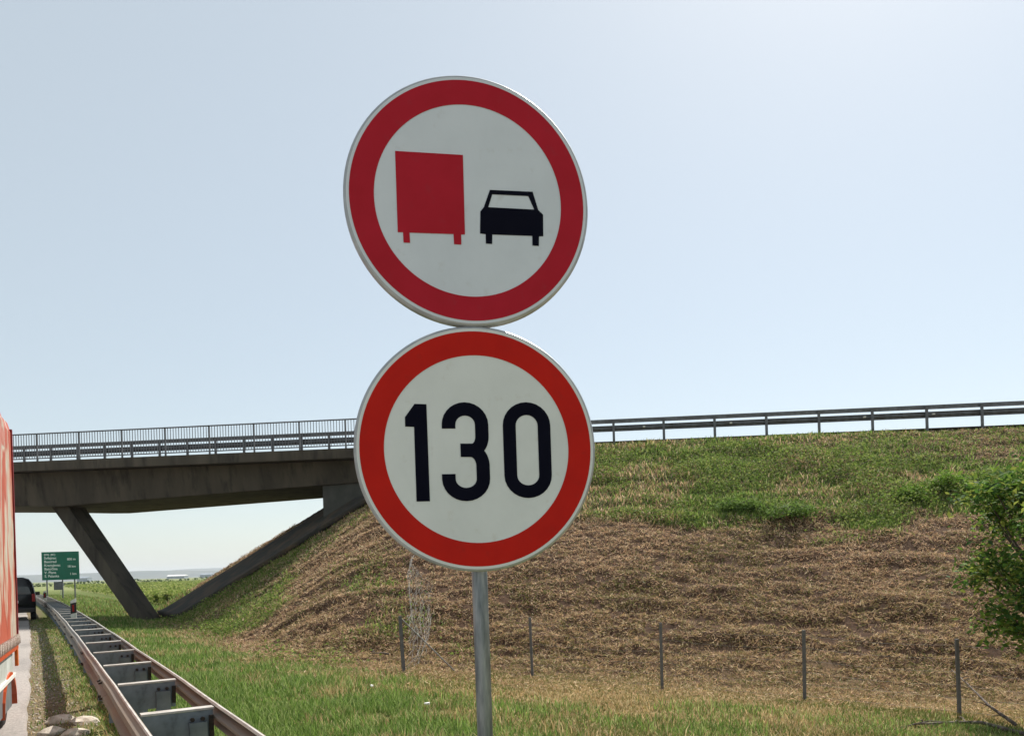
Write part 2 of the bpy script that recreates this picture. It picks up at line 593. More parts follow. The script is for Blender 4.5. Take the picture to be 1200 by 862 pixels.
def leaves_mesh(name, P, size, col, nrm_up=0.3, aspect=0.55):
    """pointed leaf quads in every direction, a little folded along the midrib"""
    n = len(P)
    size = np.broadcast_to(size, (n,))
    d = RNG.normal(0, 1, (n, 3)); d[:, 2] = d[:, 2] * 0.6 - 0.15
    d /= np.linalg.norm(d, axis=1)[:, None]
    q = RNG.normal(0, 1, (n, 3)); q[:, 2] += nrm_up * 3
    sd = np.cross(d, q)
    sd /= np.linalg.norm(sd, axis=1)[:, None]
    nn = np.cross(sd, d)
    s = size[:, None]
    V = np.stack([P - d * s * 0.5, P + sd * s * aspect / 2 + nn * s * 0.08, P + d * s * 0.5, P - sd * s * aspect / 2 + nn * s * 0.08], axis=1)
    i0 = np.arange(n)[:, None] * 4
    loops = np.concatenate([i0 + np.array([0, 1, 2]), i0 + np.array([0, 2, 3])], axis=1).ravel()
    starts = np.arange(n * 2) * 3
    totals = np.full(n * 2, 3)
    C = np.repeat(col[:, None, :], 4, axis=1)
    return array_mesh(name, V.reshape(-1, 3), loops, starts, totals, C.reshape(-1, 3))


def pal(n, cols, jit=0.12):
    cols = np.array(cols)
    i = RNG.integers(0, len(cols), n)
    c = cols[i] * (1 + RNG.normal(0, jit, (n, 1)))
    return np.clip(c, 0.002, 1)


# ------------------------------------------------------------------ ground sheet
def axis(lo, hi, step, coarse_lo, coarse_hi):
    a = list(np.arange(lo, hi + 1e-6, step))
    g, x = step, lo
    while x > coarse_lo:
        g *= 1.35
        x -= g
        a.insert(0, max(x, coarse_lo))
    g, x = step, a[-1]
    while x < coarse_hi:
        g *= 1.35
        x += g
        a.append(min(x, coarse_hi))
    return np.array(a)


gx = axis(-1.2, 36, 0.16, -9000, 9000)
gy = axis(2.0, 52, 0.18, -3000, 12000)
GX, GY = np.meshgrid(gx, gy)
GZ = land(GX, GY)
nx, ny = len(gx), len(gy)
V = np.stack([GX.ravel(), GY.ravel(), GZ.ravel()], axis=1)
ii = (np.arange(ny - 1)[:, None] * nx + np.arange(nx - 1)[None, :]).ravel()
quads = np.stack([ii, ii + 1, ii + nx + 1, ii + nx], axis=1)
sl, gs, lu, zw, zw2 = zones(V[:, 0], V[:, 1])
XR = V[:, 0] - curve(V[:, 1])
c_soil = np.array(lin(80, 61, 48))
c_gsoil = np.array(lin(84, 86, 50))
c_dry = np.array(lin(148, 128, 92))
c_lush = np.array(lin(88, 98, 50))
c_verge = np.array(lin(114, 102, 80))
c_field = np.array(lin(122, 128, 84))
flat = c_dry * (1 - lu[:, None]) + c_lush * lu[:, None]
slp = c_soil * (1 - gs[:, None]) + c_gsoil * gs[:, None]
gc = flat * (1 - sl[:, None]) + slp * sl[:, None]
vv = (1 - sstep(0.1, 0.75, XR + (fbm(V[:, 0] * 2, V[:, 1] * 0.7, 3, 70) - 0.5) * 0.9))[:, None]
gc = gc * (1 - vv) + c_verge * vv
ff = sstep(120, 280, np.hypot(V[:, 0], V[:, 1]))[:, None]
band = fbm(V[:, 0] * 0.004, V[:, 1] * 0.012, 3, 90)[:, None]
gc = gc * (1 - ff) + (c_field * (0.75 + 0.5 * band)) * ff
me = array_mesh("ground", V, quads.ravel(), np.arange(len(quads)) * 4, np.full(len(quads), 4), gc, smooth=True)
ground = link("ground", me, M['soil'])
tag(ground, "grass verge and tall brown embankment with a green crest carrying the overpass", "ground", kind="structure")

# road sheet following the bend
ry = np.concatenate([np.arange(-60, 120, 3.0), np.arange(120, 420, 15.0)])


def road_strip(name, x0, x1, z, material, parent=None, y0=-60, y1=420):
    m = MB()
    ys = [y for y in ry if y0 <= y <= y1]
    vs, fs = [], []
    for y in ys:
        c = float(curve(np.float64(y)))
        vs += [(x0 + c, y, z), (x1 + c, y, z)]
    for i in range(len(ys) - 1):
        fs.append((2 * i, 2 * i + 1, 2 * i + 3, 2 * i + 2))
    m.add(vs, fs)
    return m.build(name, material, parent)


# ragged asphalt edge: carriageway slab with a broken outer edge
m = MB()
ys = np.concatenate([np.arange(-60, 4, 2.0), np.arange(4, 60, 0.25), np.arange(60, 420, 6.0)])
vs, fs = [], []
for y in ys:
    c = float(curve(np.float64(y)))
    e = -0.22 + 0.10 * (float(fbm(np.array([y * 1.3]), np.array([0.3]), 3, 77)[0]) - 0.5)
    vs += [(-12.3 + c, y, 0.0), (e + c, y, 0.0), (e + 0.03 + c, y, -0.09)]
for i in range(len(ys) - 1):
    fs += [(3 * i, 3 * i + 1, 3 * i + 4, 3 * i + 3), (3 * i + 1, 3 * i + 2, 3 * i + 5, 3 * i + 4)]
road = m.add(vs, fs).build("road", M['asphalt'])
tag(road, "pale worn motorway asphalt running under the overpass", "road", kind="structure")
road_strip("edge_line", -2.95, -2.75, 0.004, M['paint'], road)
road_strip("median_line", -11.6, -11.4, 0.004, M['paint'], road)
m = MB()
for k in range(30):
    y = -30 + k * 12.0
    c0, c1 = float(curve(np.float64(y))), float(curve(np.float64(y + 6)))
    m.add([(-7.2 + c0, y, .004), (-7.05 + c0, y, .004), (-7.05 + c1, y + 6, .004), (-7.2 + c1, y + 6, .004)], [(0, 1, 2, 3)])
m.build("lane_dashes", M['paint'], road)["kind"] = "stuff"

# far hills
m = MB()
hv, hf = [], []
angs = np.linspace(R(-75), R(85), 220)
for layer, (dist, hh, sd) in enumerate(((5200, 46, 3), (7600, 78, 8))):
    n0 = len(hv)
    for a in angs:
        x, y = math.sin(a) * dist, math.cos(a) * dist
        top = hh * (0.55 + 0.75 * float(fbm(np.array([a * 5.0 + sd]), np.array([0.5]), 5, sd)[0]))
        hv += [(x * 0.93, y * 0.93, -6), (x, y, top), (x * 1.12, y * 1.12, -6)]
    for i in range(len(angs) - 1):
        b = n0 + 3 * i
        hf += [(b, b + 3, b + 4, b + 1), (b + 1, b + 4, b + 5, b + 2)]
hills = m.add(hv, hf).build("hills", M['hill'], smooth=True)
tag(hills, "low hazy wooded hills along the horizon", "hills", kind="structure")

# ------------------------------------------------------------------ overpass
bridge = empty("overpass_bridge", BP(-19.7, 3.5, -0.2))
tag(bridge, "grey concrete road overpass with haunched girder and slanted leg", "bridge")
bridge_inv = Matrix.Translation(bridge.location).inverted()


def world_part(mb, name, material, parent, root, **k):
    """geometry written in world coordinates, parented to a translated root"""
    off = Vector(root.location)
    mb.v = [tuple(Vector(p) - off) for p in mb.v]
    return mb.build(name, material, parent, **k)


S_ABUT, S_LEG, S_END = -8.6, -21.3, -62.0


def soffit(s):
    if s > S_LEG:
        return 5.22 + 0.42 * (s - S_LEG) / (S_ABUT - S_LEG)
    q = (s - (-38.0)) / (S_LEG + 38.0)
    return 5.22 + 0.5 * (1 - min(1.0, q * q))


ss = list(np.arange(S_END, -3.0, 1.0)) + [-3.0]
m = MB()
rings = []
for s in ss:
    D = deck(s)
    rings.append([BP(s, 0.42, D - 0.28), BP(s, 0.42, D - 0.03), BP(s, 7.6, D - 0.03), BP(s, 7.6, D - 0.28), BP(s, 6.6, D - 0.42), BP(s, 1.2, D - 0.42)])
m.loft(rings)
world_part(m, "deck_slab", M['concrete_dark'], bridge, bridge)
for nm, t0, t1 in (("edge_beam", 0.0, 0.43), ("edge_beam", 7.57, 8.0)):
    m = MB()
    rings = []
    for s in ss:
        D = deck(s)
        rings.append([BP(s, t0, D - 0.42), BP(s, t0, D), BP(s, t1, D), BP(s, t1, D - 0.42)])
    m.loft(rings)
    world_part(m, nm, M['concrete'], bridge, bridge)
m = MB()
rings = []
for s in [x for x in ss if x <= -4.0]:
    D, b = deck(s), soffit(s)
    rings.append([BP(s, 1.05, b), BP(s, 0.8, D - 0.40), BP(s, 7.0, D - 0.40), BP(s, 6.2, b)])
m.loft(rings)
world_part(m, "girder", M['concrete'], bridge, bridge)
# slanted leg: from the girder down and outwards to the foot of the slope
leg_top_s, leg_bot_s = S_LEG - 0.25, -17.4
for leg_s0, leg_s1 in ((leg_top_s, leg_bot_s), (-56.0, -59.5)):
    m = MB()
    zb, zt = -0.5, 5.4
    m.hexa([BP(leg_s1 - .32, 1.55, zb), BP(leg_s1 + .32, 1.55, zb), BP(leg_s1 + .32, 2.8, zb), BP(leg_s1 - .32, 2.8, zb)],
           [BP(leg_s0 - .42, 1.55, zt), BP(leg_s0 + .42, 1.55, zt), BP(leg_s0 + .42, 2.8, zt), BP(leg_s0 - .42, 2.8, zt)])
    world_part(m, "leg", M['concrete'], bridge, bridge, bevel=0.03)
# abutment block
m = MB()
m.hexa([BP(-8.5, 1.2, 2.8), BP(-2.6, 1.2, 4.6), BP(-2.6, 6.0, 4.6), BP(-8.5, 6.0, 2.8)],
       [BP(-8.5, 1.2, 5.9), BP(-2.6, 1.2, 6.2), BP(-2.6, 6.0, 6.2), BP(-8.5, 6.0, 5.9)])
world_part(m, "abutment", M['concrete_new'], bridge, bridge, bevel=0.02)
# wing wall holding the road end
m = MB()
m.hexa([BP(-4.0, 0.1, 5.0), BP(0.5, 0.1, 5.6), BP(0.5, 0.4, 5.6), BP(-4.0, 0.4, 5.0)],
       [BP(-4.0, 0.1, deck(-4) - 0.43), BP(0.5, 0.1, deck(0) - 0.43), BP(0.5, 0.4, deck(0) - 0.43), BP(-4.0, 0.4, deck(-4) - 0.43)])
world_part(m, "wing_wall", M['concrete'], bridge, bridge)
# carriageway on the overpass and on the embankment
m = MB()
rings = []
for s in np.arange(S_END, 60, 2.0):
    D = deck(s)
    rings.append([BP(s, 1.0, D - 0.02), BP(s, 7.0, D - 0.02), BP(s, 7.0, D - 0.025), BP(s, 1.0, D - 0.025)])
m.loft(rings)
ov = m.build("overpass_road", M['asphalt'])
tag(ov, "asphalt lane on top of the overpass and embankment", "road", kind="structure")

# slope paving under the bridge
m = MB()
ps, pt = np.linspace(0, 1, 40), np.linspace(-0.6, 3.4, 20)
vs, fs = [], []
for i, q in enumerate(ps):
    xr = 5.15 + q * 7.0
    for t in pt:
        # point with offset xr from the road edge and overpass offset t
        y = _o[1] + (t - (xr - 0.55 - _o[0]) * BN[0]) / BN[1]
        for _ in range(3):
            x = xr + float(curve(np.float64(y)))
            y = _o[1] + (t - (x - _o[0]) * BN[0]) / BN[1]
        vs.append((x, y, float(land(np.float64(x), np.float64(y), False)) + 0.07))
for i in range(39):
    for j in range(19):
        fs.append((i * 20 + j, i * 20 + j + 1, (i + 1) * 20 + j + 1, (i + 1) * 20 + j))
pav = m.add(vs, fs).build("slope_paving", M['paving'], smooth=True)
sol = pav.modifiers.new("thick", 'SOLIDIFY')
sol.thickness = 0.22
tag(pav, "grey concrete paving on the slope beneath the overpass", "paving")

# railing on the overpass edge
RT = 0.2
rail = empty("bridge_railing", BP(-20, RT, deck(-20)))
tag(rail, "thin grey baluster railing on the edge of the overpass", "railing")
rail_s0, rail_s1 = -40.0, -0.3
pm = MB().box((0, 0, 0.62), (0.06, 0.06, 1.30)).mesh("post")
pm.materials.append(M['galv_dull'])
bm_ = MB().box((0, 0, 0.70), (0.022, 0.022, 1.10)).mesh("baluster")
bm_.materials.append(M['galv_dull'])
brot = math.atan2(BD[1], BD[0])
inv = Matrix.Translation(rail.location).inverted()


def bar_along(h, w, z0, z1, s0, s1, t, step=2.0):
    mb = MB()
    rings = []
    s = s0
    while True:
        D = deck(s)
        rings.append([BP(s, t - w / 2, D + z0), BP(s, t + w / 2, D + z0), BP(s, t + w / 2, D + z1), BP(s, t - w / 2, D + z1)])
        if s >= s1 - 1e-6: break
        s = min(s + step, s1)
    return mb.loft(rings)


world_part(bar_along(0, 0.06, 1.235, 1.285, rail_s0, rail_s1, RT), "top_rail", M['galv_dull'], rail, rail)
world_part(bar_along(0, 0.05, 0.13, 0.17, rail_s0, rail_s1, RT), "bottom_rail", M['galv_dull'], rail, rail)
s = rail_s0 + 0.02
k = 0
while s < rail_s1:
    if k % 16 == 0:
        o = link("post", pm, None, rail)
    else:
        o = link("baluster", bm_, None, rail)
    o.location = BP(s, RT, deck(s)) - rail.location
    o.rotation_euler = (0, 0, brot)
    s += 2.06 / 16
    k += 1

# crash barrier on the overpass, seen from behind
WPROF = [(-.155, -.028), (-.115, -.083), (-.055, -.083), (-.02, -.012), (.02, -.012), (.055, -.083), (.115, -.083), (.155, -.028)]
BT = 0.75
barrier = empty("overpass_guardrail", BP(6, BT, deck(6)))
tag(barrier, "grey steel crash barrier with double rail along the top of the embankment", "guardrail")


def wbeam(path, zc_fn, side, nrm, th=0.006, hs=1.0):
    """W profile swept along path points; side=+1 bulges along +nrm"""
    rings = []
    for p, z in path:
        outer = [Vector((p[0] + nrm[0] * side * -x, p[1] + nrm[1] * side * -x, z + q * hs)) for q, x in WPROF]
        inner = [Vector((p[0] + nrm[0] * side * (-x - th), p[1] + nrm[1] * side * (-x - th), z + q * hs)) for q, x in reversed(WPROF)]
        rings.append(outer + inner)
    return MB().loft(rings)


for s0 in np.arange(-40.35, 44, 4.1):
    pth = []
    for s in (s0, s0 + 2.05, s0 + 4.11):
        p = BP(s, BT, 0)
        pth.append(((p.x, p.y), deck(s) + 0.47))
    world_part(wbeam(pth, None, 1, BN, 0.006, 0.8), "rail_beam", M['galv_dull'], barrier, barrier)
    mb = MB()
    rings = []
    for s in (s0, s0 + 4.1):
        D = deck(s)
        rings.append([BP(s, BT + .02, D + .70), BP(s, BT + .10, D + .70), BP(s, BT + .10, D + .86), BP(s, BT + .02, D + .86)])
    world_part(mb.loft(rings), "upper_rail", M['galv_dull'], barrier, barrier)
pm2 = MB().box((0, 0, 0.26), (0.10, 0.055, 1.12)).mesh("post")
pm2.materials.append(M['galv_dull'])
spots = list(np.arange(4.35, 42, 2.05)) + list(np.arange(4.35 - 2.05, -8, -2.05)) + list(np.arange(-9.2, -40, -1.33))
for s in spots:
    o = link("post", pm2, None, barrier)
    o.location = BP(s, BT - 0.04, deck(s)) - barrier.location
    o.rotation_euler = (0, 0, brot)
rf = MB().box((0, 0, 0), (0.09, 0.20, 0.05)).mesh("reflector")
rf.materials.append(M['litter'])
for s in (5.6, 9.1, 14.3, 16.9, 20.6):
    o = link("reflector", rf, None, barrier)
    o.location = BP(s, BT - 0.0, deck(s) + 0.48) - barrier.location
    o.rotation_euler = (0, 0, brot)

# ------------------------------------------------------------------ roadside guardrail
gr = empty("roadside_guardrail", (0.6, 6.4, 0))
tag(gr, "rusty brown double guardrail with grey spacer plates beside the road", "guardrail")
FRONT, REAR, GT = 0.60, 1.13, 0.745


def rpath(off, y0, y1, step=1.0, zc=0.0):
    out = []
    y = y0
    while True:
        c = float(curve(np.float64(y)))
        wob = 0.004 * math.sin(y * 0.9) + 0.003 * math.sin(y * 2.3 + 1)
        out.append(((off + c + wob, y), zc + 0.003 * math.sin(y * 1.1 + off * 3)))
        if y >= y1 - 1e-6: break
        y = min(y + step, y1)
    return out


Y0 = 6.44
for k in range(-1, 26):
    y0 = Y0 + 4 * k - 1.0
    for off, side in ((FRONT, -1), (REAR, 1)):
        hs = 1.0 if side < 0 else 0.52
        pth = rpath(off, y0, y0 + 4.06, 1.0, GT - 0.155 * hs)
        mb = wbeam(pth, None, side, (1, 0), 0.012, hs)
        beam = world_part(mb, "rail_beam", M['rail_dirty'], gr, gr)
        # rolled bright lip along the top edge
        lip = MB().tube([(p[0] + side * 0.034, p[1], z + 0.155 * hs) for p, z in pth], 0.013, 6)
        lo = world_part(lip, "top_lip", M['rail_lip'], beam, gr)
        if side < 0 and k < 12:
            world_part(wbeam(rpath(off - 0.004, y0 - 0.16, y0 + 0.16, 0.32, GT - 0.155), None, side, (1, 0), 0.016, 0.97), "splice_plate", M['rail_dirty'], beam, gr)
            for bz in (-0.085, 0.085):
                for by in (-0.1, 0.1):
                    cx_ = off + float(curve(np.float64(y0 + by))) + side * 0.10
                    world_part(MB().tube([(cx_ - 0.016, y0 + by, GT - 0.155 + bz), (cx_ + 0.02, y0 + by, GT - 0.155 + bz)], 0.014, 6), "splice_bolt", M['bolt'], beam, gr)
plate = MB().box((0, 0, -0.13), (0.50, 0.008, 0.25)).mesh("spacer_plate")
plate.materials.append(M['plate'])
flange = MB().box((0, 0.045, 0.006), (0.52, 0.11, 0.016)).mesh("top_flange")
flange.materials.append(M['rail_lip'])
post_m = MB().box((0, -0.015, -0.42), (0.13, 0.006, 0.62)).box((-0.062, 0.02, -0.42), (0.006, 0.07, 0.62)).box((0.062, 0.02, -0.42), (0.006, 0.07, 0.62)).mesh("post")
post_m.materials.append(M['plate'])
foot_m = MB().box((0, -0.002, -0.50), (0.16, 0.006, 0.46)).mesh("front_leg")
foot_m.materials.append(M['plate'])
bolt_m = MB().tube([(0, -0.034, 0), (0, -0.010, 0)], [0.017, 0.017], 6).mesh("bolt")
bolt_m.materials.append(M['bolt'])
clip_m = MB().box((0, 0, -0.10), (0.035, 0.05, 0.17)).mesh("clamp")
clip_m.materials.append(M['bolt'])
for k in range(-2, 46):
    y = Y0 + 2.0 * k
    c = float(curve(np.float64(y)))
    base = Vector((0.865 + c, y, GT - 0.012)) - Vector(gr.location)
    tilt = random.uniform(-0.02, 0.02)
    p = link("spacer_plate", plate, None, gr)
    p.location = base
    p.rotation_euler = (random.uniform(-.02, .02), tilt * 0.3, tilt)
    f = link("top_flange", flange, None, p)
    q = link("post", post_m, None, gr)
    q.location = base + Vector((0.135, -0.03, 0.022))
    f2 = link("front_leg", foot_m, None, gr)
    f2.location = base + Vector((-0.14, 0.014, 0.05))
    if k < 16:
        for bx in (-0.04, 0.035):
            b = link("bolt", bolt_m, None, p)
            b.location = (0.135 + bx, -0.006, -0.065)
        cl = link("clamp", clip_m, None, gr)
        cl.location = base + Vector((0.235, 0.0, -0.03))

# delineators on the guardrail
def delineator(y, off, label, h=0.46):
    c = float(curve(np.float64(y)))
    r = empty("delineator_post", (off + c, y, GT - 0.05), (0, 0, R(-8)))
    tag(r, label, "delineator", "delineator posts on the roadside guardrail")
    MB().hexa([(-.07, -.03, 0), (.07, -.03, 0), (.07, .03, 0), (-.07, .03, 0)], [(-.07, -.03, .13), (.07, -.03, .16), (.07, .03, .16), (-.07, .03, .13)]).build("white_base", M['white_paint'], r)
    MB().hexa([(-.072, -.032, .13), (.072, -.032, .16), (.072, .032, .16), (-.072, .032, .13)], [(-.072, -.032, .43), (.072, -.032, .46), (.072, .032, .46), (-.072, .032, .43)]).build("black_band", M['chassis'], r)
    MB().hexa([(-.07, -.03, .43), (.07, -.03, .46), (.07, .03, .46), (-.07, .03, .43)], [(-.07, -.03, .50), (.07, -.03, .58), (.07, .03, .58), (-.07, .03, .50)]).build("white_cap", M['white_paint'], r)
    MB().box((0, -.036, .29), (.045, .008, .19)).build("reflector", M['red_lens'], r)
    MB().box((0, 0, -.10), (.04, .02, .22)).build("bracket", M['galv_dull'], r)
    return r


delineator(25.5, 0.86, "black and white delineator post with red reflector on the guardrail under the overpass")
delineator(52.0, 0.70, "dark delineator post standing where the guardrail passes the parked van")
delineator(78.0, 0.62, "tiny far delineator post on the guardrail beyond the overpass")

# ------------------------------------------------------------------ the two round road signs on their pole
pt = at(560.5, 526.5, 2.845)
LEANF, LEANS = R(2.0), R(-0.55)
srot = Euler((LEANF, LEANS, -YAW + R(11.5)), 'XYZ')
Ms = srot.to_matrix()
plate_h = pt.z + 0.35     # distance along the pole from its foot, 0.35 m below the verge
root_loc = pt - Ms @ Vector((0, -0.075, plate_h))
sign = empty("road_sign", root_loc, srot)
tag(sign, "pair of round red ringed traffic signs on one grey steel pole", "road sign")
m = MB().tube([(0, 0, 0), (0, 0, plate_h + 1.30)], 0.030, 20)
pole = m.build("pole", M['pole'], sign, smooth=True)
m = MB().tube([(0, 0, plate_h + 1.30), (0, 0, plate_h + 1.315)], [0.033, 0.028], 16)
m.build("pole_cap", M['chassis'], pole)
RS = 0.45


def lathe_y(prof, n=96):
    rings = []
    for r, y in prof:
        rings.append([Vector((r * math.cos(2 * math.pi * k / n), y, r * math.sin(2 * math.pi * k / n))) for k in range(n)])
    return MB().loft(rings, True, True)


def disc(r0, r1, y, n=128):
    mb = MB()
    if r0 <= 0:
        mb.add([(r1 * math.cos(2 * math.pi * k / n), y, r1 * math.sin(2 * math.pi * k / n)) for k in range(n)], [tuple(range(n))])
    else:
        vs = []
        for k in range(n):
            c, s_ = math.cos(2 * math.pi * k / n), math.sin(2 * math.pi * k / n)
            vs += [(r0 * c, y, r0 * s_), (r1 * c, y, r1 * s_)]
        mb.add(vs, [(2 * k, 2 * k + 1, (2 * k + 3) % (2 * n), (2 * k + 2) % (2 * n)) for k in range(n)])
    return mb


def poly(pts, y, holes=None):
    """filled outline (x,z) at depth y; holes bridged by triangulation"""
    me_ = bpy.data.curves.new("outline", 'CURVE')
    me_.dimensions = '2D'
    me_.fill_mode = 'BOTH'
    for loop in [pts] + (holes or []):
        sp = me_.splines.new('POLY')
        sp.points.add(len(loop) - 1)
        for i, (a, b) in enumerate(loop):
            sp.points[i].co = (a, b, 0, 1)
        sp.use_cyclic_u = True
    o = bpy.data.objects.new("outline", me_)
    COL.objects.link(o)
    dg = bpy.context.evaluated_depsgraph_get()
    mm = bpy.data.meshes.new_from_object(o.evaluated_get(dg))
    bpy.data.objects.remove(o)
    bpy.data.curves.remove(me_)
    for v in mm.vertices:
        v.co = (v.co.x, y, v.co.y)
    mm.materials.clear()
    return mm


def stroke(pts, w, closed=False):
    """outline of a thick pen line"""
    n = len(pts)
    L_, R_ = [], []
    for i in range(n):
        a = pts[(i - 1) % n] if (closed or i > 0) else pts[i]
        b = pts[(i + 1) % n] if (closed or i < n - 1) else pts[i]
        dx, dy = b[0] - a[0], b[1] - a[1]
        l_ = math.hypot(dx, dy) or 1
        nx_, ny_ = -dy / l_ * w / 2, dx / l_ * w / 2
        L_.append((pts[i][0] + nx_, pts[i][1] + ny_))
        R_.append((pts[i][0] - nx_, pts[i][1] - ny_))
    return L_, R_


def sign_plate(name, z, white, red, label):
    e = empty(name, (0, -0.075, z))
    e.parent = sign
    e["label"] = label
    b = lathe_y([(0.001, 0.0), (RS - 0.010, 0.0), (RS - 0.004, 0.002), (RS, 0.007), (RS, 0.030), (RS - 0.012, 0.030), (RS - 0.012, 0.006), (0.001, 0.006)])
    b.build("rim", M['sign_back'], e, smooth=False)
    disc(0, RS * 0.978, -0.0012).build("face", white, e)
    disc(RS * 0.762, RS * 0.955, -0.0024).build("red_ring", red, e)
    for dz in (-0.2, 0.2):
        MB().box((0, 0.037, dz), (0.5, 0.014, 0.035)).box((0, 0.092, dz), (0.085, 0.034, 0.04)).build("clamp", M['galv'], e)
    return e


lower = sign_plate("speed_limit_plate", plate_h, M['white_face_a'], M['red_a'], "round white plate with red ring reading 130")
upper = sign_plate("overtaking_ban_plate", plate_h + 0.898, M['white_face_b'], M['red_b'], "round white plate with red lorry and black car symbols")
YS = -0.0026


def lo_(x, y):
    return ((x - (y - 430) * 0.049 - 443) / 387 * RS, (430 - y) / 398 * RS)


def up_(x, y):
    y2 = y - (x - 430) * 0.035
    return ((x - (y2 - 440) * 0.049 - 427) / 384 * RS, (440 - y2) / 397 * RS)


# numeral 1
link("numeral", poly([lo_(*p) for p in [(211, 325), (240, 283), (277, 284), (292, 594), (250, 594), (239.5, 356), (212, 355)]], YS), M['ink'], lower)


def arc(cx, cy, rx, ry, a0, a1, n=14):
    return [(cx + rx * math.cos(R(a0 + (a1 - a0) * i / n)), cy + ry * math.sin(R(a0 + (a1 - a0) * i / n))) for i in range(n + 1)]


# numeral 3, in upright plate coordinates of the picture (y down)
U = lambda pts: [((x - 443) / 387 * RS, (430 - y) / 398 * RS) for x, y in pts]
w3 = 43
top3 = [(351, 362), (351, 352)] + arc(403.5, 350, 52.5, 51, 180, 360) + [(456, 380)] + arc(424, 386, 32, 46, 0, 90)[1:] + [(386, 432)]
bot3 = [(386, 432)] + [(424, 432)] + arc(416, 482, 40, 50, -90, 0)[1:] + [(456, 522)] + arc(401, 524, 55, 51, 0, 180) + [(346, 508)]
for i, cl_ in enumerate((top3, bot3)):
    a, b = stroke(cl_, w3)
    link("numeral", poly(U(a + b[::-1]), YS - 0.0003 * i), M['ink'], lower)
# numeral 0
w0 = 42
cl_ = arc(602, 354, 57, 56, 180, 360) + arc(602, 516, 57, 54, 0, 180)
a, b = stroke(cl_, w0, True)
link("numeral", poly(U(a), YS, [U(b)]), M['ink'], lower)
# red lorry and black car
link("lorry_symbol", poly([up_(*p) for p in [(196, 289), (404, 295), (414, 546), (402, 546), (403, 578), (380, 577), (378, 545), (243, 542), (245, 574), (225, 573), (223, 541), (207, 541)]], YS), M['red_b'], upper)
link("car_symbol", poly([up_(*p) for p in [(x_, y_ - 6) for x_, y_ in [(490, 409), (627, 412), (646, 470), (662, 485), (664, 555), (650, 555), (650, 586), (629, 585), (628, 554), (500, 551), (500, 581), (480, 580), (479, 550), (461, 548), (461, 478), (472, 464)]]], YS,
                    [[up_(*p) for p in [(498, 417), (486, 458), (633, 463), (613, 420)]]]), M['ink'], upper)

# ------------------------------------------------------------------ ground cover
def scatter(n, z0, z1, a0=-0.80, a1=0.78, p=1.5):
    """points on the land, thinning out with distance from the standing point"""
    q = 2.0 - p
    z = (z0 ** q + RNG.random(n) * (z1 ** q - z0 ** q)) ** (1 / q)
    a = a0 + RNG.random(n) * (a1 - a0)
    x = a * z * cY + z * sY
    y = z * cY - a * z * sY
    return x, y, z


def clear_of_built(x, y):
    xr = x - curve(y)
    s, t = st_of(x, y)
    bad = (t > -0.75) & (t < 3.6) & (xr > 4.9) & (s < 0.6)
    bad |= (t >= 3.6) & (s < 0.6) & (xr > 11.5)
    bad |= (t > 0.15) & (t < 9) & (s >= 0.6)
    return ~bad


G_GREEN = [lin(116, 144, 68), lin(98, 126, 56), lin(134, 156, 84), lin(156, 168, 108), lin(84, 110, 50)]
G_DRY = [lin(198, 172, 128), lin(176, 150, 110), lin(150, 134, 90), lin(128, 126, 76), lin(206, 186, 146)]
G_STRAW = [lin(204, 172, 144), lin(182, 150, 124), lin(158, 128, 106), lin(214, 190, 162), lin(134, 108, 90)]
G_WEED = [lin(108, 130, 58), lin(86, 108, 48), lin(126, 144, 72), lin(144, 150, 86)]

x, y, z = scatter(520000, 6.5, 40.0)
xr = x - curve(y)
s_, t_ = st_of(x, y)
slope_w, gs_w, lush_w, zw, zw2 = zones(x, y)
ok = clear_of_built(x, y) & (xr > 1.0) & ((t_ < 0.4) | (xr < 11.5))
u1, u2 = RNG.random(len(x)), RNG.random(len(x))
on_slope = u1 < slope_w
green_s = u2 < gs_w
green_f = u2 < lush_w
tuft = fbm(x * 2.2, y * 2.2, 2, 101)
streak = fbm(s_ * 1.1, t_ * 2.6, 3, 120)


def ground_pts(mask):
    return np.stack([x[mask], y[mask], land(x[mask], y[mask])], axis=1)


# lush green verge grass
k = ok & ~on_slope & green_f & (tuft > 0.25)
n = int(k.sum())
zz = z[k]
P = ground_pts(k)
big = fbm(P[:, 0] * 0.7, P[:, 1] * 0.7, 3, 140)
h = (0.05 + 0.15 * RNG.random(n) ** 1.5) * (0.35 + 1.3 * big)
col = pal(n, G_GREEN)
dryness = np.clip((fbm(P[:, 0] * 1.3, P[:, 1] * 1.3, 3, 150) - 0.48) * 2.6, 0, 0.75)[:, None]
sel = (RNG.random(n) < dryness[:, 0])
col[sel] = pal(int(sel.sum()), G_DRY)
o = blades("verge_grass", P, h, 0.006 + 0.0006 * zz, RNG.random(n) * 6.283, 0.25 + 0.5 * RNG.random(n), col, M['blade'])
tag(o, "long bright green grass behind the roadside guardrail", "grass", kind="stuff")

# dry mown grass round the fence
k = ok & ~on_slope & ~green_f
n = int(k.sum())
zz = z[k]
P = ground_pts(k)
h = (0.03 + 0.07 * RNG.random(n)) * (0.3 + 1.2 * tuft[k])
col = pal(n, G_DRY)
gn = fbm(P[:, 0] * 0.5, P[:, 1] * 0.5, 3, 160)
sel = RNG.random(n) < np.clip((gn - 0.42) * 3, 0.05, 0.75)
col[sel] = pal(int(sel.sum()), [lin(118, 124, 66), lin(100, 112, 56), lin(134, 136, 84)])
o = blades("dry_grass", P, h, 0.008 + 0.0007 * zz, RNG.random(n) * 6.283, 0.4 + 0.5 * RNG.random(n), col, M['straw'])
tag(o, "short tan dried grass around the foot of the wire fence", "grass", kind="stuff")

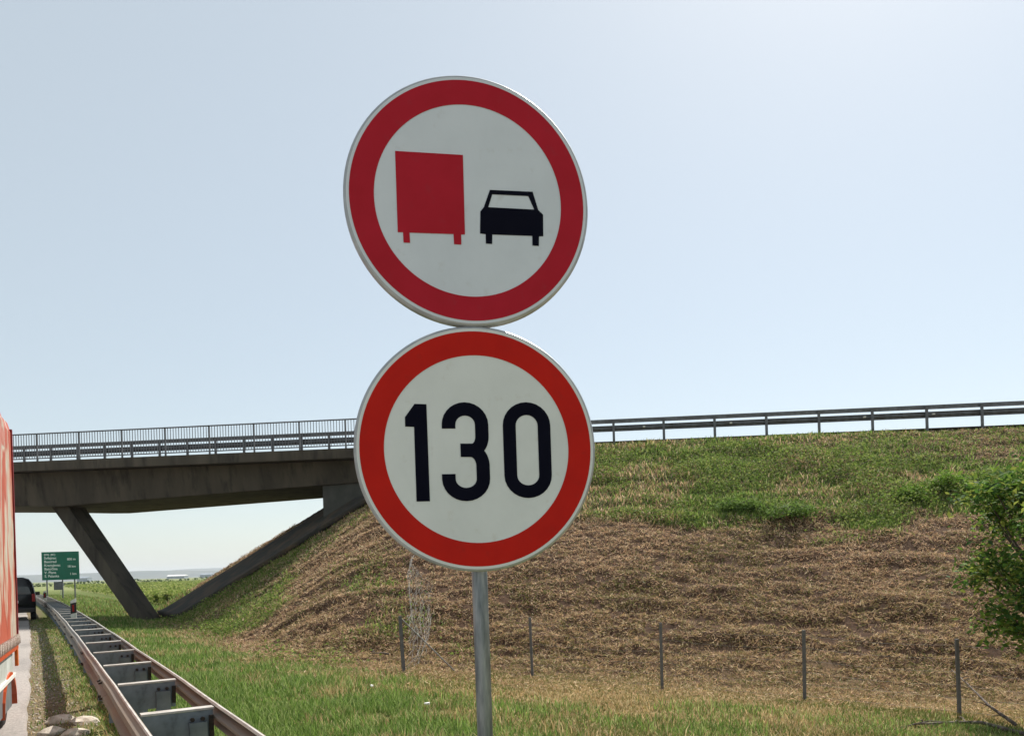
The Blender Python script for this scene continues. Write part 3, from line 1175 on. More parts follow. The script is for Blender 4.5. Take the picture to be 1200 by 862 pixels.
# cut brown stalks lying on the embankment
keep = (x, y, z, s_, t_, zw, ok, on_slope, green_s)
x, y, z = scatter(900000, 12.5, 44.0, -0.50, 0.78, 1.1)
s_, t_ = st_of(x, y)
slope_w, gs_w, lush_w, zw, zw2 = zones(x, y)
streak = 0.62 * vnoise(s_ * 4.2 + 0.8 * t_, t_ * 8.0, 121) + 0.26 * vnoise(s_ * 1.5, t_ * 4.0, 122) + 0.12 * fbm(s_ * 0.5, t_ * 1.2, 3, 120)
k = clear_of_built(x, y) & ((t_ < 0.4) | (t_ > 3.5)) & (RNG.random(len(x)) < slope_w) & (RNG.random(len(x)) > gs_w * 0.85) & (streak > 0.30 + 0.16 * (RNG.random(len(x)) - 0.5))
n = int(k.sum())
P = ground_pts(k)
P[:, 2] += 0.10 * (0.35 + 0.65 * RNG.random(n)) * np.clip((streak[k] - 0.32) * 2.4, 0, 1)
col = pal(n, G_STRAW, 0.30) * np.array([1.10, 1.12, 1.06])
low = sstep(-10.5, -13.5, t_[k] + 3 * zw[k])
sel = RNG.random(n) < 0.42 * low + 0.06
col[sel] = pal(int(sel.sum()), G_DRY)
sel = RNG.random(n) < 0.10 + 0.32 * np.clip((fbm(P[:, 0] * .45, P[:, 1] * .45, 3, 170) - 0.52) * 4, 0, 1)
col[sel] = pal(int(sel.sum()), [lin(108, 112, 58), lin(124, 122, 70)])
o = straws("cut_stalks", P, 0.04 + 0.09 * RNG.random(n) ** 1.6, 0.007 + 0.0005 * z[k], RNG.random(n) * 6.283, RNG.normal(0.2, 0.5, n), col, M['straw'])
tag(o, "cut brown dried stalks covering the embankment slope", "dry grass", kind="stuff")
x, y, z, s_, t_, zw, ok, on_slope, green_s = keep

# green growth: crest belt and the corner of the slope
k = ok & on_slope & green_s
n = int(k.sum())
zz = z[k]
P = ground_pts(k)
clump = fbm(s_[k] * 0.9, t_[k] * 1.2, 3, 180)
h = (0.06 + 0.14 * RNG.random(n)) * (0.4 + 1.3 * clump)
col = pal(n, G_GREEN + G_WEED)
dr = np.clip((fbm(s_[k] * 0.35, t_[k] * 0.6, 3, 190) - 0.49) * 3.2 + 0.14, 0, 0.6)
sel = RNG.random(n) < dr
col[sel] = pal(int(sel.sum()), G_DRY + G_STRAW)
o = blades("crest_grass", P, h, 0.010 + 0.0009 * zz, RNG.random(n) * 6.283, 0.3 + 0.5 * RNG.random(n), col, M['blade'])
tag(o, "green grass belt along the crest of the embankment", "grass", kind="stuff")

# leafy weeds in the belt
x, y, z = scatter(300000, 17.0, 38.0, -0.6, 0.78)
s_, t_ = st_of(x, y)
slope_w, gs_w, lush_w, zw, zw2 = zones(x, y)
cl = fbm(s_ * 0.55, t_ * 0.8, 3, 210)
k = clear_of_built(x, y) & (t_ < 0.1) & (RNG.random(len(x)) < slope_w * gs_w) & (cl > 0.36 + 0.14 * RNG.random(len(x)))
n = int(k.sum())
P = np.stack([x[k], y[k], land(x[k], y[k])], axis=1)
P[:, 2] += 0.02 + RNG.random(n) * 0.42 * (1 - 0.8 * sstep(-2.2, -0.4, t_[k])) * np.clip((cl[k] - 0.40) * 4.5, 0.10, 1.2)
me = leaves_mesh("leafy_weeds", P, 0.05 + 0.06 * RNG.random(n), pal(n, G_WEED, 0.15), 0.5)
o = link("leafy_weeds", me, M['leaf'])
tag(o, "leafy green weeds growing in the belt below the overpass barrier", "weeds", kind="stuff")

# thin verge growth between asphalt and guardrail and under it
n = 42000
yv = 4.5 + 40 * RNG.random(n) ** 1.6
xrv = -0.18 + 1.35 * RNG.random(n)
xv = xrv + curve(yv)
dens = sstep(0.0, 0.9, xrv + (fbm(xv * 2, yv * 0.8, 3, 220) - 0.5) * 1.3)
k = RNG.random(n) < 0.12 + 0.88 * dens
xv, yv, xrv = xv[k], yv[k], xrv[k]
n = len(xv)
P = np.stack([xv, yv, land(xv, yv)], axis=1)
col = pal(n, G_DRY + G_GREEN + G_GREEN[:2])
o = blades("shoulder_grass", P, 0.03 + 0.10 * RNG.random(n) * (0.4 + 0.6 * np.clip(xrv, 0, 1)), 0.008 + 0.0004 * yv, RNG.random(n) * 6.283, 0.3 + 0.6 * RNG.random(n), col, M['straw'])
tag(o, "patchy short grass between the asphalt edge and the guardrail", "grass", kind="stuff")

# loose stones along the asphalt edge
n = 2600
yv = 5 + 32 * RNG.random(n) ** 1.5
xrv = -0.20 + 0.42 * np.abs(RNG.normal(0, 1, n))
xv = xrv + curve(yv)
P = np.stack([xv, yv, np.where(xrv < -0.2, 0.0, land(xv, yv))], axis=1)
sz = (0.008 + 0.022 * RNG.random(n) ** 2)[:, None, None]
oc = np.array([[1, 0, 0], [0, 1, 0], [-1, 0, 0], [0, -1, 0], [0, 0, 0.7], [0, 0, -0.5]], float)
Vs = P[:, None, :] + oc[None] * sz * (0.7 + 0.6 * RNG.random((n, 6, 3)))
tri = np.array([[0, 1, 4], [1, 2, 4], [2, 3, 4], [3, 0, 4], [1, 0, 5], [2, 1, 5], [3, 2, 5], [0, 3, 5]])
lp = (np.arange(n)[:, None, None] * 6 + tri[None]).ravel()
cc = np.repeat(pal(n, [lin(170, 160, 146), lin(142, 132, 120), lin(190, 182, 168)])[:, None, :], 6, axis=1).reshape(-1, 3)
o = link("gravel", array_mesh("gravel", Vs.reshape(-1, 3), lp, np.arange(n * 8) * 3, np.full(n * 8, 3), cc), M['soil'])
tag(o, "loose pale stones along the broken asphalt edge", "gravel", kind="stuff")

# dry weeds fringing the far edge of the slope paving
n = 2600
xf = 5.3 + 6.5 * RNG.random(n)
tf = 6.45 + np.abs(RNG.normal(0, 0.25, n))
yf = _o[1] + (tf - (xf - 0.6 - _o[0]) * BN[0]) / BN[1]
P = np.stack([xf - 0.6, yf, land(xf - 0.6, yf, False)], axis=1)
o = blades("edge_weeds", P, 0.08 + 0.22 * RNG.random(n) ** 2, 0.03, RNG.random(n) * 6.283, 0.3 + 0.5 * RNG.random(n), pal(n, G_STRAW + G_DRY), M['straw'])
tag(o, "dry brown weeds fringing the far edge of the slope paving", "weeds", kind="stuff")

# meadow beyond the overpass
x, y, z = scatter(60000, 38.0, 120.0, -0.70, -0.30)
xr = x - curve(y)
s_, t_ = st_of(x, y)
k = (xr > 1.0) & (xr < 6.8) & clear_of_built(x, y) & (t_ < 60)
k |= (xr > 1.0) & (y > 44) & (y < 62) & (xr < 30) & (t_ > 10)
n = int(k.sum())
P = np.stack([x[k], y[k], land(x[k], y[k])], axis=1)
o = blades("meadow_grass", P, 0.12 + 0.2 * RNG.random(n), 0.03 + 0.0006 * z[k], RNG.random(n) * 6.283, 0.2 + 0.5 * RNG.random(n), pal(n, G_GREEN + G_DRY[2:4]), M['blade'])
tag(o, "pale green meadow grass beyond the overpass leg", "grass", kind="stuff")

# crop field
n = 90000
yc = 60 + 300 * RNG.random(n) ** 2.2
xc = 6.8 + curve(yc) * 0 + 70 * RNG.random(n) ** 1.3 * (yc / 100 + 0.4)
xc = np.where(yc < 200, np.round(xc / 0.75) * 0.75 + RNG.normal(0, 0.11, n), xc)
k = (xc - curve(yc)) > 6.6
xc, yc = xc[k], yc[k]
n = len(xc)
hmax = 0.72 + 0.30 * fbm(xc * 0.5, yc * 0.5, 3, 230)
zc_ = land(xc, yc, False) + hmax * RNG.random(n) ** 0.6
me = leaves_mesh("crop_field", np.stack([xc, yc, zc_], axis=1), 0.16 + 0.0014 * yc, pal(n, [lin(116, 132, 62), lin(98, 118, 52), lin(134, 144, 78), lin(152, 156, 92)]), 0.6, 0.7)
o = link("crop_field", me, M['leaf'])
tag(o, "field of knee high green crop beyond the overpass", "crop", kind="stuff")

# far hedge line
n = 5000
xh = -300 + 900 * RNG.random(n)
yh = 420 + 40 * np.sin(xh * 0.004) + RNG.normal(0, 3, n)
zh = -0.8 + 2.4 * RNG.random(n) * (0.4 + fbm(xh * 0.05, yh * 0.0, 3, 240))
o = link("far_hedge", leaves_mesh("far_hedge", np.stack([xh, yh, zh], axis=1), 1.5, pal(n, [lin(62, 78, 44), lin(76, 92, 52)]), 0.4, 0.8), M['leaf'])
tag(o, "dark hedge line at the far end of the crop field", "hedge", kind="stuff")

# ------------------------------------------------------------------ tree and shrubs
def gz(xx, yy, micro=True):
    return float(land(np.array([xx]), np.array([yy]), micro)[0])


def hit(px, py, z0=6.0, z1=60.0):
    """where the line of sight through a photo pixel meets the land"""
    zz = np.arange(z0, z1, 0.03)
    u, v = (px - CX) / FPX, (CY - py) / FPX
    a = u * math.cos(ROLL) + v * math.sin(ROLL)
    b = -u * math.sin(ROLL) + v * math.cos(ROLL)
    xx, yy = a * zz * cY + zz * sY, zz * cY - a * zz * sY
    hh = land(xx, yy)
    i = int(np.argmax(EYE + b * zz < hh))
    return Vector((xx[i], yy[i], hh[i]))


def tree(base, clusters, label, cat, name, leaf=(0.07, 0.12), per=150, sig=0.2, cols=None, trunk_r=0.07, group=None, fork=0.5):
    r = empty(name, base)
    tag(r, label, cat, group)
    b = MB()
    top = Vector((0, 0, 0))
    fk = Vector((random.uniform(-.1, .1), random.uniform(-.1, .1), fork))
    b.tube([(0, 0, -0.2), fk * 0.5, fk], [trunk_r * 1.25, trunk_r, trunk_r * 0.85], 8)
    for c in clusters:
        c = Vector(c)
        mid = fk.lerp(c, 0.5) + Vector((random.uniform(-.12, .12), random.uniform(-.12, .12), 0.12))
        b.tube([fk * 0.95, mid, c], [trunk_r * 0.5, trunk_r * 0.3, trunk_r * 0.1], 5)
    b.build("trunk", M['tree_bark'], r, smooth=True)
    pts = []
    for c in clusters:
        q = RNG.normal(0, sig, (per, 3))
        q[:, 2] *= 0.75
        pts.append(np.array(c)[None, :] + q)
        # drooping sprays
        for _ in range(3):
            d = RNG.normal(0, 1, 3)
            d[2] = -abs(d[2]) * 0.4
            d /= np.linalg.norm(d)
            tt = RNG.random(per // 6)[:, None]
            pts.append(np.array(c)[None, :] + d * tt * sig * 2.6 + RNG.normal(0, 0.04, (per // 6, 3)))
    P = np.concatenate(pts)
    n = len(P)
    cols = cols or [lin(88, 120, 48), lin(70, 102, 44), lin(116, 142, 60), lin(58, 88, 42), lin(100, 128, 54), lin(138, 148, 70)]
    me = leaves_mesh("crown", P, leaf[0] + (leaf[1] - leaf[0]) * RNG.random(n), pal(n, cols, 0.15), 0.5, 0.5)
    link("crown", me, M['leaf'], r)
    return r


def ellipsoid_clusters(n, c, rad, seed, lowcut=-1.0):
    rg = random.Random(seed)
    out = []
    while len(out) < n:
        v = Vector((rg.gauss(0, 1), rg.gauss(0, 1), rg.gauss(0, 1))).normalized()
        f = rg.random() ** 0.45
        p = Vector((v.x * rad[0] * f, v.y * rad[1] * f, v.z * rad[2] * f))
        if p.z < lowcut * rad[2]: continue
        out.append(p + Vector(c))
    return out


tb = at(1295, 800, 11.6)
tz = gz(tb.x, tb.y)
cl = ellipsoid_clusters(120, (0, 0, 2.95), (1.85, 1.75, 1.5), 4) + [Vector(c) for c in ((-1.35, 0.6, 1.6), (-1.2, 0.4, 1.7), (-1.5, 0.7, 1.9), (-1.0, 0.8, 1.65))]
tree((tb.x, tb.y, tz), cl, "dense young green tree reaching over the wire fence", "tree", "leafy_tree", (0.05, 0.14), 150, 0.19, None, 0.08, None, 0.6)
for i, (px, py, zz, rr, hh, lab) in enumerate(((1112, 577, 26.2, 0.85, 0.36, "bright green round shrub high on the slope above the young tree"),
                                              (1070, 586, 25.2, 0.6, 0.2, "small pale green shrub just below the round shrub on the slope"),
                                              (862, 598, 24.3, 0.95, 0.15, "dark weed clump at the brown edge of the green belt"),
                                              (926, 604, 24.0, 1.0, 0.14, "dark bushy weed clump with dry stems where the belt meets brown soil"))):
    b = hit(px, py)
    sx, sy = b.x, b.y
    zg = gz(sx, sy)
    cl = ellipsoid_clusters(22, (0, 0, hh * 0.7), (rr, rr * 0.8, hh), 20 + i, -0.5)
    cols = [lin(108, 140, 52), lin(92, 126, 46), lin(124, 150, 66)] if i < 2 else [lin(100, 128, 58), lin(86, 112, 52), lin(118, 140, 70)]
    tree((sx, sy, zg), cl, lab, "shrub", "shrub", (0.06, 0.12), 70, 0.13, cols, 0.03, "shrubs on the embankment", 0.15)

# ------------------------------------------------------------------ wire fence at the foot of the slope
fpx = [(624, 795, 15.9, 1.27), (776, 808, 14.6, 1.28), (943, 820, 14.1, 1.28), (1124.5, 839, 13.5, 1.28)]
pb = []
for px, py, zz, hh in fpx:
    pb.append(hit(px, py))
step = pb[3] - pb[2]
for k_ in (1, 2):
    q = pb[3] + step * k_
    pb.append(Vector((q.x, q.y, gz(q.x, q.y))))
fence = empty("wire_fence", pb[0])
tag(fence, "low wire fence on thin dark posts along the foot of the embankment", "fence")
fp = MB().hexa([(-.026, -.02, -.4), (.026, -.02, -.4), (.026, .02, -.4), (-.026, .02, -.4)], [(-.026, -.02, 1.28), (.026, -.02, 1.28), (.026, .02, 1.28), (-.026, .02, 1.28)]).mesh("post")
fp.materials.append(M['fence_post'])
for i, b in enumerate(pb):
    o = link("post", fp, None, fence)
    o.location = b - pb[0]
    o.rotation_euler = (random.uniform(-.02, .02), R((-0.6, 0.2, 0.6, 0.1, 0.5, 0)[i]), -YAW + random.uniform(-.2, .2))
for i in range(len(pb) - 1):
    mb = MB()
    a, b = pb[i] - pb[0], pb[i + 1] - pb[0]
    for hz in (0.08, 0.3, 0.52, 0.74, 0.96, 1.18):
        pts = [a.lerp(b, q) + Vector((0, 0, hz - 0.05 * math.sin(q * math.pi) * (hz > 0.5))) for q in (0, .25, .5, .75, 1)]
        mb.tube(pts, 0.0021, 3, False)
    for q in np.arange(0.1, 1.0, 0.1):
        p = a.lerp(b, float(q))
        mb.tube([p + Vector((0, 0, 0.06)), p + Vector((0.01, 0, 1.15))], 0.0012, 3, False)
    mb.build("wire_mesh", M['net'], fence)

# torn fence end climbing the slope
A = hit(474, 788)
A = Vector((A.x, A.y, gz(A.x, A.y)))
B = hit(500, 676)
B = Vector((B.x, B.y, gz(B.x, B.y)))
torn = empty("torn_wire_netting", A)
tag(torn, "torn crumpled wire netting on a bent post climbing the brown slope", "wire netting")
MB().hexa([(-.035, -.025, -.4), (.035, -.025, -.4), (.035, .025, -.4), (-.035, .025, -.4)], [(-.09, -.02, 1.18), (-.03, -.02, 1.18), (-.03, .02, 1.18), (-.09, .02, 1.18)]).build("post", M['fence_post'], torn)
mb = MB()
rg = random.Random(5)
NU, NV = 22, 11
net = {}
for i in range(NU):
    q = i / (NU - 1)
    g = A.lerp(B, q)
    zg = gz(g.x, g.y) + 0.03
    hgt = 1.12 * (1 - q) + 0.55 * q + 0.12 * math.sin(q * 9)
    side = Vector((cY, -sY, 0))
    for j in range(NV):
        v = j / (NV - 1)
        p = Vector((g.x, g.y, zg + hgt * v)) + side * (0.30 * math.sin(v * 2.4 + q * 3) * (0.4 + q) + rg.gauss(0, 0.022)) + Vector((0, 0, rg.gauss(0, 0.02)))
        net[i, j] = p - A
for i in range(NU):
    for j in range(NV):
        for di, dj in ((1, 1), (1, -1)):
            if (i + di, j + dj) in net:
                mb.tube([net[i, j], net[i, j].lerp(net[i + di, j + dj], 0.5) + Vector((rg.gauss(0, .02), 0, rg.gauss(0, .02))), net[i + di, j + dj]], 0.0029, 3, False)
for j in (0, NV - 1):
    mb.tube([net[i, j] for i in range(NU)], 0.005, 4, False)
mb.build("netting", M['net'], torn)
Cb = hit(537, 791)
Cb = Vector((Cb.x, Cb.y, gz(Cb.x, Cb.y) + 0.02))
MB().tube([(-0.05, 0, 1.14), Cb - A], 0.015, 6).build("stay_rod", M['wire'], torn)

# ------------------------------------------------------------------ small things lying about
def lump(name, loc, size, seed, material, label, cat, group=None):
    rg = random.Random(seed)
    bm = bmesh.new()
    bmesh.ops.create_icosphere(bm, subdivisions=2, radius=1.0)
    for v in bm.verts:
        n_ = float(fbm(np.array([v.co.x * 1.4 + seed]), np.array([v.co.y * 1.4 + v.co.z * 2.1]), 3, seed)[0])
        v.co *= 0.55 + 0.9 * n_ + rg.uniform(-0.06, 0.06)
        v.co.x *= size[0]; v.co.y *= size[1]; v.co.z *= size[2]
    me = bpy.data.meshes.new(name)
    bm.to_mesh(me)
    bm.free()
    o = link(name, me, material)
    o.location = loc
    o.rotation_euler = (0, 0, rg.random() * 6)
    tag(o, label, cat, group)
    return o


for i, (px, py, sx, lab) in enumerate(((72, 842, .15, "broken slab of pale concrete rubble lying across the guardrail's shadow"), (97, 846, .16, "jagged pale rubble lump in the sun beside the guardrail"),
                                       (62, 856, .13, "rounded pale rubble lump at the asphalt edge"), (88, 858, .14, "flat pale rubble lump touching the broken slab"))):
    v = (664 + 17 - py) / FPX
    b = at(px, py, 1.77 / max(0.02, -(-((px - CX) / FPX) * math.sin(ROLL) + (CY - py) / FPX * math.cos(ROLL))))
    lump("rubble_lump", (b.x, b.y, gz(b.x, b.y) + 0.0), (sx * 0.95, sx * 1.2, 0.08), 30 + i, M['stone'], lab, "rubble", "rubble lumps on the shoulder")


def branch(name, pts, r0, label, twigs=0, seed=1):
    rg = random.Random(seed)
    o0 = pts[0]
    root = empty(name, o0)
    tag(root, label, "branch", "dead branches on the grass")
    rad = [r0 * (1 - 0.75 * i / (len(pts) - 1)) for i in range(len(pts))]
    MB().tube([p - o0 for p in pts], rad, 7).build("stem", M['dead_wood'], root, smooth=True)
    for k in range(twigs):
        i = rg.randrange(0, len(pts) - 1)
        p = pts[i].lerp(pts[i + 1], rg.random()) - o0
        d = Vector((rg.gauss(0, 1), rg.gauss(0, 1), rg.random() * 0.5)).normalized() * rg.uniform(.15, .4)
        MB().tube([p, p + d * 0.5 + Vector((0, 0, .03)), p + d], [r0 * .4, r0 * .3, r0 * .12], 5).build("twig", M['dead_wood'], root)
    return root


def ground_at(px, py, z0, lift=0.03):
    b = hit(px, py)
    return b + Vector((0, 0, lift))


branch("fallen_branch", [ground_at(1205, 866, 11.4, .06), ground_at(1150, 853, 12.1, .09), ground_at(1120, 850, 12.2, .05), ground_at(1095, 852, 12.1, .06), ground_at(1072, 852, 12.0, .05), ground_at(1046, 857, 11.9, .03)], 0.032, "long dead branch lying in the young tree's shade", 5, 3)
branch("fallen_branch", [ground_at(1190, 856, 11.9, .10), ground_at(1160, 845, 12.5, .25), ground_at(1135, 830, 12.8, .45), ground_at(1116, 822, 13.0, .62)], 0.028, "dark dead branch propped up against the fence post", 4, 8)
branch("fallen_branch", [ground_at(456, 772, 17.0, .12), ground_at(447, 772, 17.0, .15), ground_at(434, 771, 17.0, .12)], 0.028, "short black stick caught beside the torn netting", 2, 9)
for px, py, z0, lab in ((501, 838, 10.2, "small white scrap of litter in the green grass"), (501, 661, 20.6, "pale plastic scrap caught at the top of the torn netting"), (436, 815, 12.2, "tiny white paper scrap near the mown strip")):
    p = ground_at(px, py, z0, 0.16 if px != 501 or py > 800 else 0.45)
    lump("litter_scrap", p, (0.05, 0.03, 0.02) if py > 700 else (0.10, 0.06, 0.07), int(px), M['litter'], lab, "litter", "scraps of litter")

# ------------------------------------------------------------------ green direction sign and the sign back beside it
g0 = at(71, 662.5, 75.0)
ds = empty("direction_sign", (g0.x, g0.y, gz(g0.x, g0.y)))
tag(ds, "green motorway direction sign with white lettering on grey posts", "road sign")
pz = g0.z - ds.location.z
ds.rotation_euler = (0, 0, R(-22))
MB().box((0, 0, pz), (3.35, 0.06, 2.72)).build("panel", M['sign_green'], ds)
for px_ in (-1.3, 0.1, 1.2):
    MB().box((px_, 0.09, (pz + 0.9) / 2 - .2), (0.10, 0.10, pz + 1.4)).build("post", M['galv_dull'], ds)
SIGN_TXT = [("(E75)  (M1)", -1.45, 1.02, .22), ("Svilajnac", -1.45, 0.66, .33), ("Beograd", -1.45, 0.31, .33), ("Kragujevac", -1.45, -0.04, .33), ("Batočina", -1.45, -0.39, .33), ("V. Plana", -1.45, -0.74, .33), ("S. Palanka", -1.45, -1.09, .33),
            ("800 m", 0.62, 0.52, .30), ("18 km", 0.62, -0.18, .30), ("1 km", 0.82, -0.9, .30)]
dg = None
for body, tx, tz_, sz in SIGN_TXT:
    cu = bpy.data.curves.new("lettering", 'FONT')
    cu.body = body
    cu.size = sz
    cu.resolution_u = 3
    cu.offset = 0.006
    to = bpy.data.objects.new("lettering", cu)
    COL.objects.link(to)
    dg = bpy.context.evaluated_depsgraph_get()
    mm = bpy.data.meshes.new_from_object(to.evaluated_get(dg))
    bpy.data.objects.remove(to)
    bpy.data.curves.remove(cu)
    mm.name = "lettering"
    for v in mm.vertices:
        v.co = (v.co.x + tx, -0.036, v.co.y + tz_ + pz)
    mm.materials.clear()
    lt = link("lettering", mm, M['sign_text'], ds)
    lt["kind"] = "stuff"
g1 = at(68, 686, 95.0)
sb = empty("sign_back", (g1.x, g1.y, gz(g1.x, g1.y)), (0, 0, R(-10)))
tag(sb, "small grey sign turned away, low behind the green direction sign", "road sign")
MB().box((0, 0, g1.z - sb.location.z), (0.9, 0.04, 1.0)).build("panel", M['galv_dull'], sb)
MB().box((0.3, 0.0, 0.7), (0.08, 0.035, 2.2)).build("post", M['white_paint'], sb)

# ------------------------------------------------------------------ vehicles
def wheel(parent, loc, r, w, axis='X'):
    e = empty("wheel", loc)
    e.parent = parent
    n = 28
    prof = [(r * 0.62, -w / 2), (r * 0.94, -w / 2), (r, -w / 2 + 0.03), (r, w / 2 - 0.03), (r * 0.94, w / 2), (r * 0.62, w / 2)]
    rings = [[Vector((x_, q * math.cos(2 * math.pi * k / n), q * math.sin(2 * math.pi * k / n))) for k in range(n)] for q, x_ in prof]
    MB().loft(rings, True, False).build("tyre", M['rubber'], e, smooth=True)
    prof = [(r * 0.63, -w / 2 + .02), (r * 0.5, -w / 2 + .05), (r * 0.2, -w / 2 + .03), (r * 0.2, w / 2 - .03), (r * 0.5, w / 2 - .05), (r * 0.63, w / 2 - .02)]
    rings = [[Vector((x_, q * math.cos(2 * math.pi * k / n), q * math.sin(2 * math.pi * k / n))) for k in range(n)] for q, x_ in prof]
    MB().loft(rings, True, True).build("rim", M['rim'], e, smooth=True)
    return e


# orange tarpaulin lorry on the carriageway; its front right body corner is 12 m ahead
H = R(-3.5)
Wd, Ln = 2.5, 6.4
corner = Vector((-0.33, 12.05, 0))
Mr = Matrix.Rotation(H, 3, 'Z')
lr = empty("tarpaulin_lorry", corner - Mr @ Vector((Wd / 2, Ln, 0)), (0, 0, H))
tag(lr, "orange tarpaulin lorry standing on the carriageway beside the shoulder", "lorry")
rings = []
for q in np.linspace(0, Ln, 14):
    bulge = 0.015 * math.sin(q * 5)
    x1 = Wd / 2 + bulge
    ring = [(-x1, 1.02), (-x1, 3.72), (-x1 + .04, 3.86), (-x1 + .14, 3.95), (x1 - .14, 3.95), (x1 - .04, 3.86), (x1, 3.72), (x1, 1.02)]
    rings.append([Vector((a, q, b)) for a, b in ring])
tarp = MB().loft(rings).build("tarpaulin", M['tarp'], lr)
MB().box((Wd / 2 + 0.006, Ln - 0.03, 2.42), (0.03, 0.07, 2.7)).build("edge_band", M['dark_red_edge'], tarp)
MB().box((-Wd / 2 - 0.006, Ln - 0.03, 2.42), (0.03, 0.07, 2.7)).build("edge_band", M['dark_red_edge'], tarp)
# lashing rope zigzag along the lower hem
for sx in (1, -1):
    pts = []
    for i in range(0, 81):
        pts.append((sx * (Wd / 2 + 0.03), i * Ln / 80, 1.10 if i % 2 else 0.98))
    MB().tube(pts, 0.011, 5).build("lashing_rope", M['rope'], lr)
    MB().box((sx * (Wd / 2 - 0.02), Ln / 2, 0.96), (0.07, Ln, 0.10)).build("bed_rail", M['orange_paint'], lr)
    MB().box((sx * (Wd / 2 - 0.05), Ln * 0.60, 0.755), (0.05, Ln * 0.70, 0.29)).build("side_skirt", M['white_paint'], lr)
    MB().box((sx * (Wd / 2 - 0.015), Ln * 0.60, 0.60), (0.03, Ln * 0.72, 0.045)).build("side_bar", M['litter'], lr)
    MB().box((sx * (Wd / 2 - 0.06), Ln * 0.60, 0.40), (0.05, Ln * 0.66, 0.34)).build("lower_skirt", M['grey_paint'], lr)
    # curved orange fender under the front corner
    fr = []
    for i in range(11):
        w_ = math.pi * i / 10
        yy, zz = Ln - 0.75 + 0.68 * math.cos(w_), 0.20 + 0.42 * math.sin(w_)
        fr.append([Vector((sx * (Wd / 2 - .34), yy, zz)), Vector((sx * (Wd / 2 - .01), yy, zz)), Vector((sx * (Wd / 2 - .01), yy, zz + .06)), Vector((sx * (Wd / 2 - .34), yy, zz + .06))])
    MB().loft(fr).build("fender", M['orange_paint'], lr)
    MB().box((sx * (Wd / 2 - .005), Ln - 0.06, 0.82), (0.035, 0.10, 0.26)).build("side_marker", M['orange_lens'], lr)
    wheel(lr, (sx * (Wd / 2 - .22), 1.3, .48), .48, .28)
    wheel(lr, (sx * (Wd / 2 - .24), Ln - 0.62, .48), .48, .28)
    wheel(lr, (sx * (Wd / 2 - .36), Ln + 0.95, .48), .48, .28)
MB().box((0, Ln / 2 + .4, 0.72), (0.9, Ln + 1.5, 0.26)).build("chassis", M['chassis'], lr)
MB().box((0, Ln / 2, 0.965), (Wd - .1, Ln - .02, 0.12)).build("bed", M['chassis'], lr)
MB().box((0, -0.03, 2.4), (Wd - .1, .05, 2.7)).build("rear_door", M['tarp'], lr)
MB().box((0, 0.0, 0.6), (Wd - .2, .1, .14)).build("rear_bumper", M['chassis'], lr)
rings = []
for yy, ztop in ((Ln + .15, 2.75), (Ln + .5, 2.85), (Ln + 1.2, 2.8), (Ln + 1.75, 2.1), (Ln + 1.95, 1.2)):
    w_ = 1.0
    rings.append([Vector((-w_, yy, .55)), Vector((-w_, yy, ztop - .15)), Vector((-w_ + .12, yy, ztop)), Vector((w_ - .12, yy, ztop)), Vector((w_, yy, ztop - .15)), Vector((w_, yy, .55))])
MB().loft(rings).build("cab", M['orange_paint'], lr, bevel=0.04)
MB().hexa([(-.85, Ln + 1.80, 1.85), (.85, Ln + 1.80, 1.85), (.85, Ln + 1.84, 1.85), (-.85, Ln + 1.84, 1.85)], [(-.8, Ln + 1.34, 2.6), (.8, Ln + 1.34, 2.6), (.8, Ln + 1.38, 2.6), (-.8, Ln + 1.38, 2.6)]).build("windscreen", M['glass_dark'], lr)

# black van under the overpass
v0 = from_view(-22.9, 36.2)
vn = empty("black_van", (-1.32, 42.4, 0), (0, 0, R(1.0)))
tag(vn, "black van seen from behind, standing on the shoulder under the overpass", "van")
HW = [(.34, .86), (.50, .95), (.85, .97), (1.05, .955), (1.35, .90), (1.62, .82), (1.78, .70), (1.86, .45)]
rings = []
for yy, k_, wd in ((0.0, .96, .96), (0.06, 1.0, .99), (.6, 1.02, 1.0), (2.2, 1.03, 1.0), (3.1, 1.0, 1.0), (3.7, .62, .99), (4.1, .22, .98), (4.7, .14, .94), (4.85, .05, .88)):
    pr = [(wd * w_, z_ if z_ < .9 else .9 + (z_ - .9) * k_) for z_, w_ in HW]
    rings.append([Vector((a, yy, b)) for a, b in pr] + [Vector((-a, yy, b)) for a, b in reversed(pr)])
vn.scale = (1, 1, 1.07)
vb = MB().loft(rings).build("body", M['black_paint'], vn, smooth=True)
MB().hexa([(-.78, -.02, 1.12), (.78, -.02, 1.12), (.78, .02, 1.12), (-.78, .02, 1.12)], [(-.62, .012, 1.68), (.62, .012, 1.68), (.62, .05, 1.68), (-.62, .05, 1.68)]).build("rear_window", M['glass_dark'], vn, bevel=0.02)
for sx in (-1, 1):
    MB().box((sx * .86, -.015, .98), (.13, .06, .34)).build("tail_light", M['red_lens'], vn, bevel=.015)
    MB().box((sx * .965, 4.0, .78), (.05, .3, .12)).build("head_light", M['orange_lens'], vn)
    MB().box((sx * .62, -.075, .50), (.36, .03, .07)).build("reflector", M['red_lens'], vn)
    MB().hexa([(sx * .93 - .02, .9, 1.15), (sx * .93 + .02, .9, 1.15), (sx * .93 + .02, 2.9, 1.15), (sx * .93 - .02, 2.9, 1.15)], [(sx * .84 - .02, .9, 1.6), (sx * .84 + .02, .9, 1.6), (sx * .84 + .02, 2.8, 1.6), (sx * .84 - .02, 2.8, 1.6)]).build("side_window", M['glass_dark'], vn)
    MB().box((sx * 1.06, 3.3, 1.12), (.2, .1, .16)).build("wing_mirror", M['black_paint'], vn, bevel=.02)
    wheel(vn, (sx * .84, .85, .33), .33, .22)
    wheel(vn, (sx * .84, 3.9, .33), .33, .22)
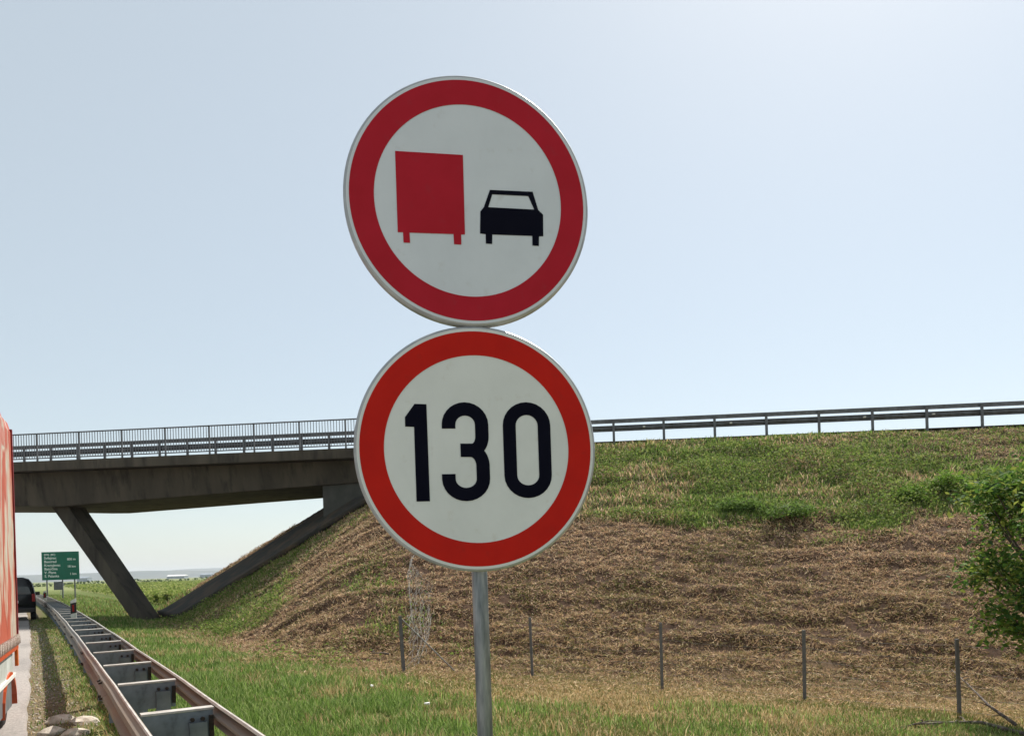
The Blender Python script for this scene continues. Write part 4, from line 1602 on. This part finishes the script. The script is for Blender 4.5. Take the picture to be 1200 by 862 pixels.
MB().box((0, -.04, .45), (1.84, .12, .2)).build("bumper", M['black_paint'], vn, bevel=.03)
MB().box((0, -.025, .82), (.52, .02, .12)).build("number_plate", M['litter'], vn)

# far box lorry beyond the van
fl = empty("box_lorry", (-5.4, 98, 0), (0, 0, R(3)))
tag(fl, "grey box lorry queuing on the road ahead of the black van", "lorry")
MB().box((0, 3.5, 2.1), (2.45, 7.0, 2.35)).build("box_body", M['grey_paint'], fl, bevel=.04)
for sx in (-1, 1):
    MB().box((sx * .6, -.02, 2.1), (1.1, .04, 2.1)).build("rear_door", M['galv'], fl)
    MB().box((sx * 1.0, -.03, .75), (.3, .05, .15)).build("tail_light", M['red_lens'], fl)
    wheel(fl, (sx * 1.0, 1.4, .48), .48, .28)
    wheel(fl, (sx * 1.0, 8.2, .48), .48, .28)
MB().box((0, 4.2, .75), (1.0, 8.6, .25)).build("chassis", M['chassis'], fl)
MB().box((0, 8.2, 1.7), (2.2, 1.9, 2.0)).build("cab", M['white_paint'], fl, bevel=.1)

# far halls on the plain
for i, (px, py, w_, h_, lab, mt) in enumerate(((208, 672.5, 34, 7, "long white hall with a low arched roof on the far plain", 'roof_far'),
                                               (243, 672, 22, 8, "grey blue factory block on the far plain", 'far_wall'), (99, 669.5, 20, 9, "grey block with a raised roof on the far plain", 'far_wall'))):
    b = at(px, py, 1500)
    r = empty("far_hall", (b.x, b.y, -1.0), (0, 0, -YAW))
    tag(r, lab, "building", "halls on the far plain")
    MB().box((0, 0, h_ * .4), (w_, 18, h_ * .8)).build("wall", M['far_wall'], r)
    rings = [[Vector((xx, yy, h_ * .8 + zz)) for yy, zz in ((-9.3, 0), (-6, h_ * .22), (0, h_ * .35), (6, h_ * .22), (9.3, 0))] for xx in (-w_ / 2 - .4, w_ / 2 + .4)]
    MB().loft(rings).build("roof", M[mt], r)

# ------------------------------------------------------------------ summer haze
m = MB().box((0, 3500, 55), (24000, 17000, 120))
hz = m.build("haze", None)
mt, n_, l_, p_ = nodes_of("haze_air")
n_.remove(p_)
pv = n_.new("ShaderNodeVolumePrincipled")
pv.inputs["Color"].default_value = (0.86, 0.92, 1.0, 1)
pv.inputs["Density"].default_value = 0.00011
pv.inputs["Anisotropy"].default_value = 0.2
l_.new(pv.outputs["Volume"], n_["Material Output"].inputs["Volume"])
hz.data.materials.append(mt)
tag(hz, "thin pale summer haze over the plain", "haze", kind="stuff")
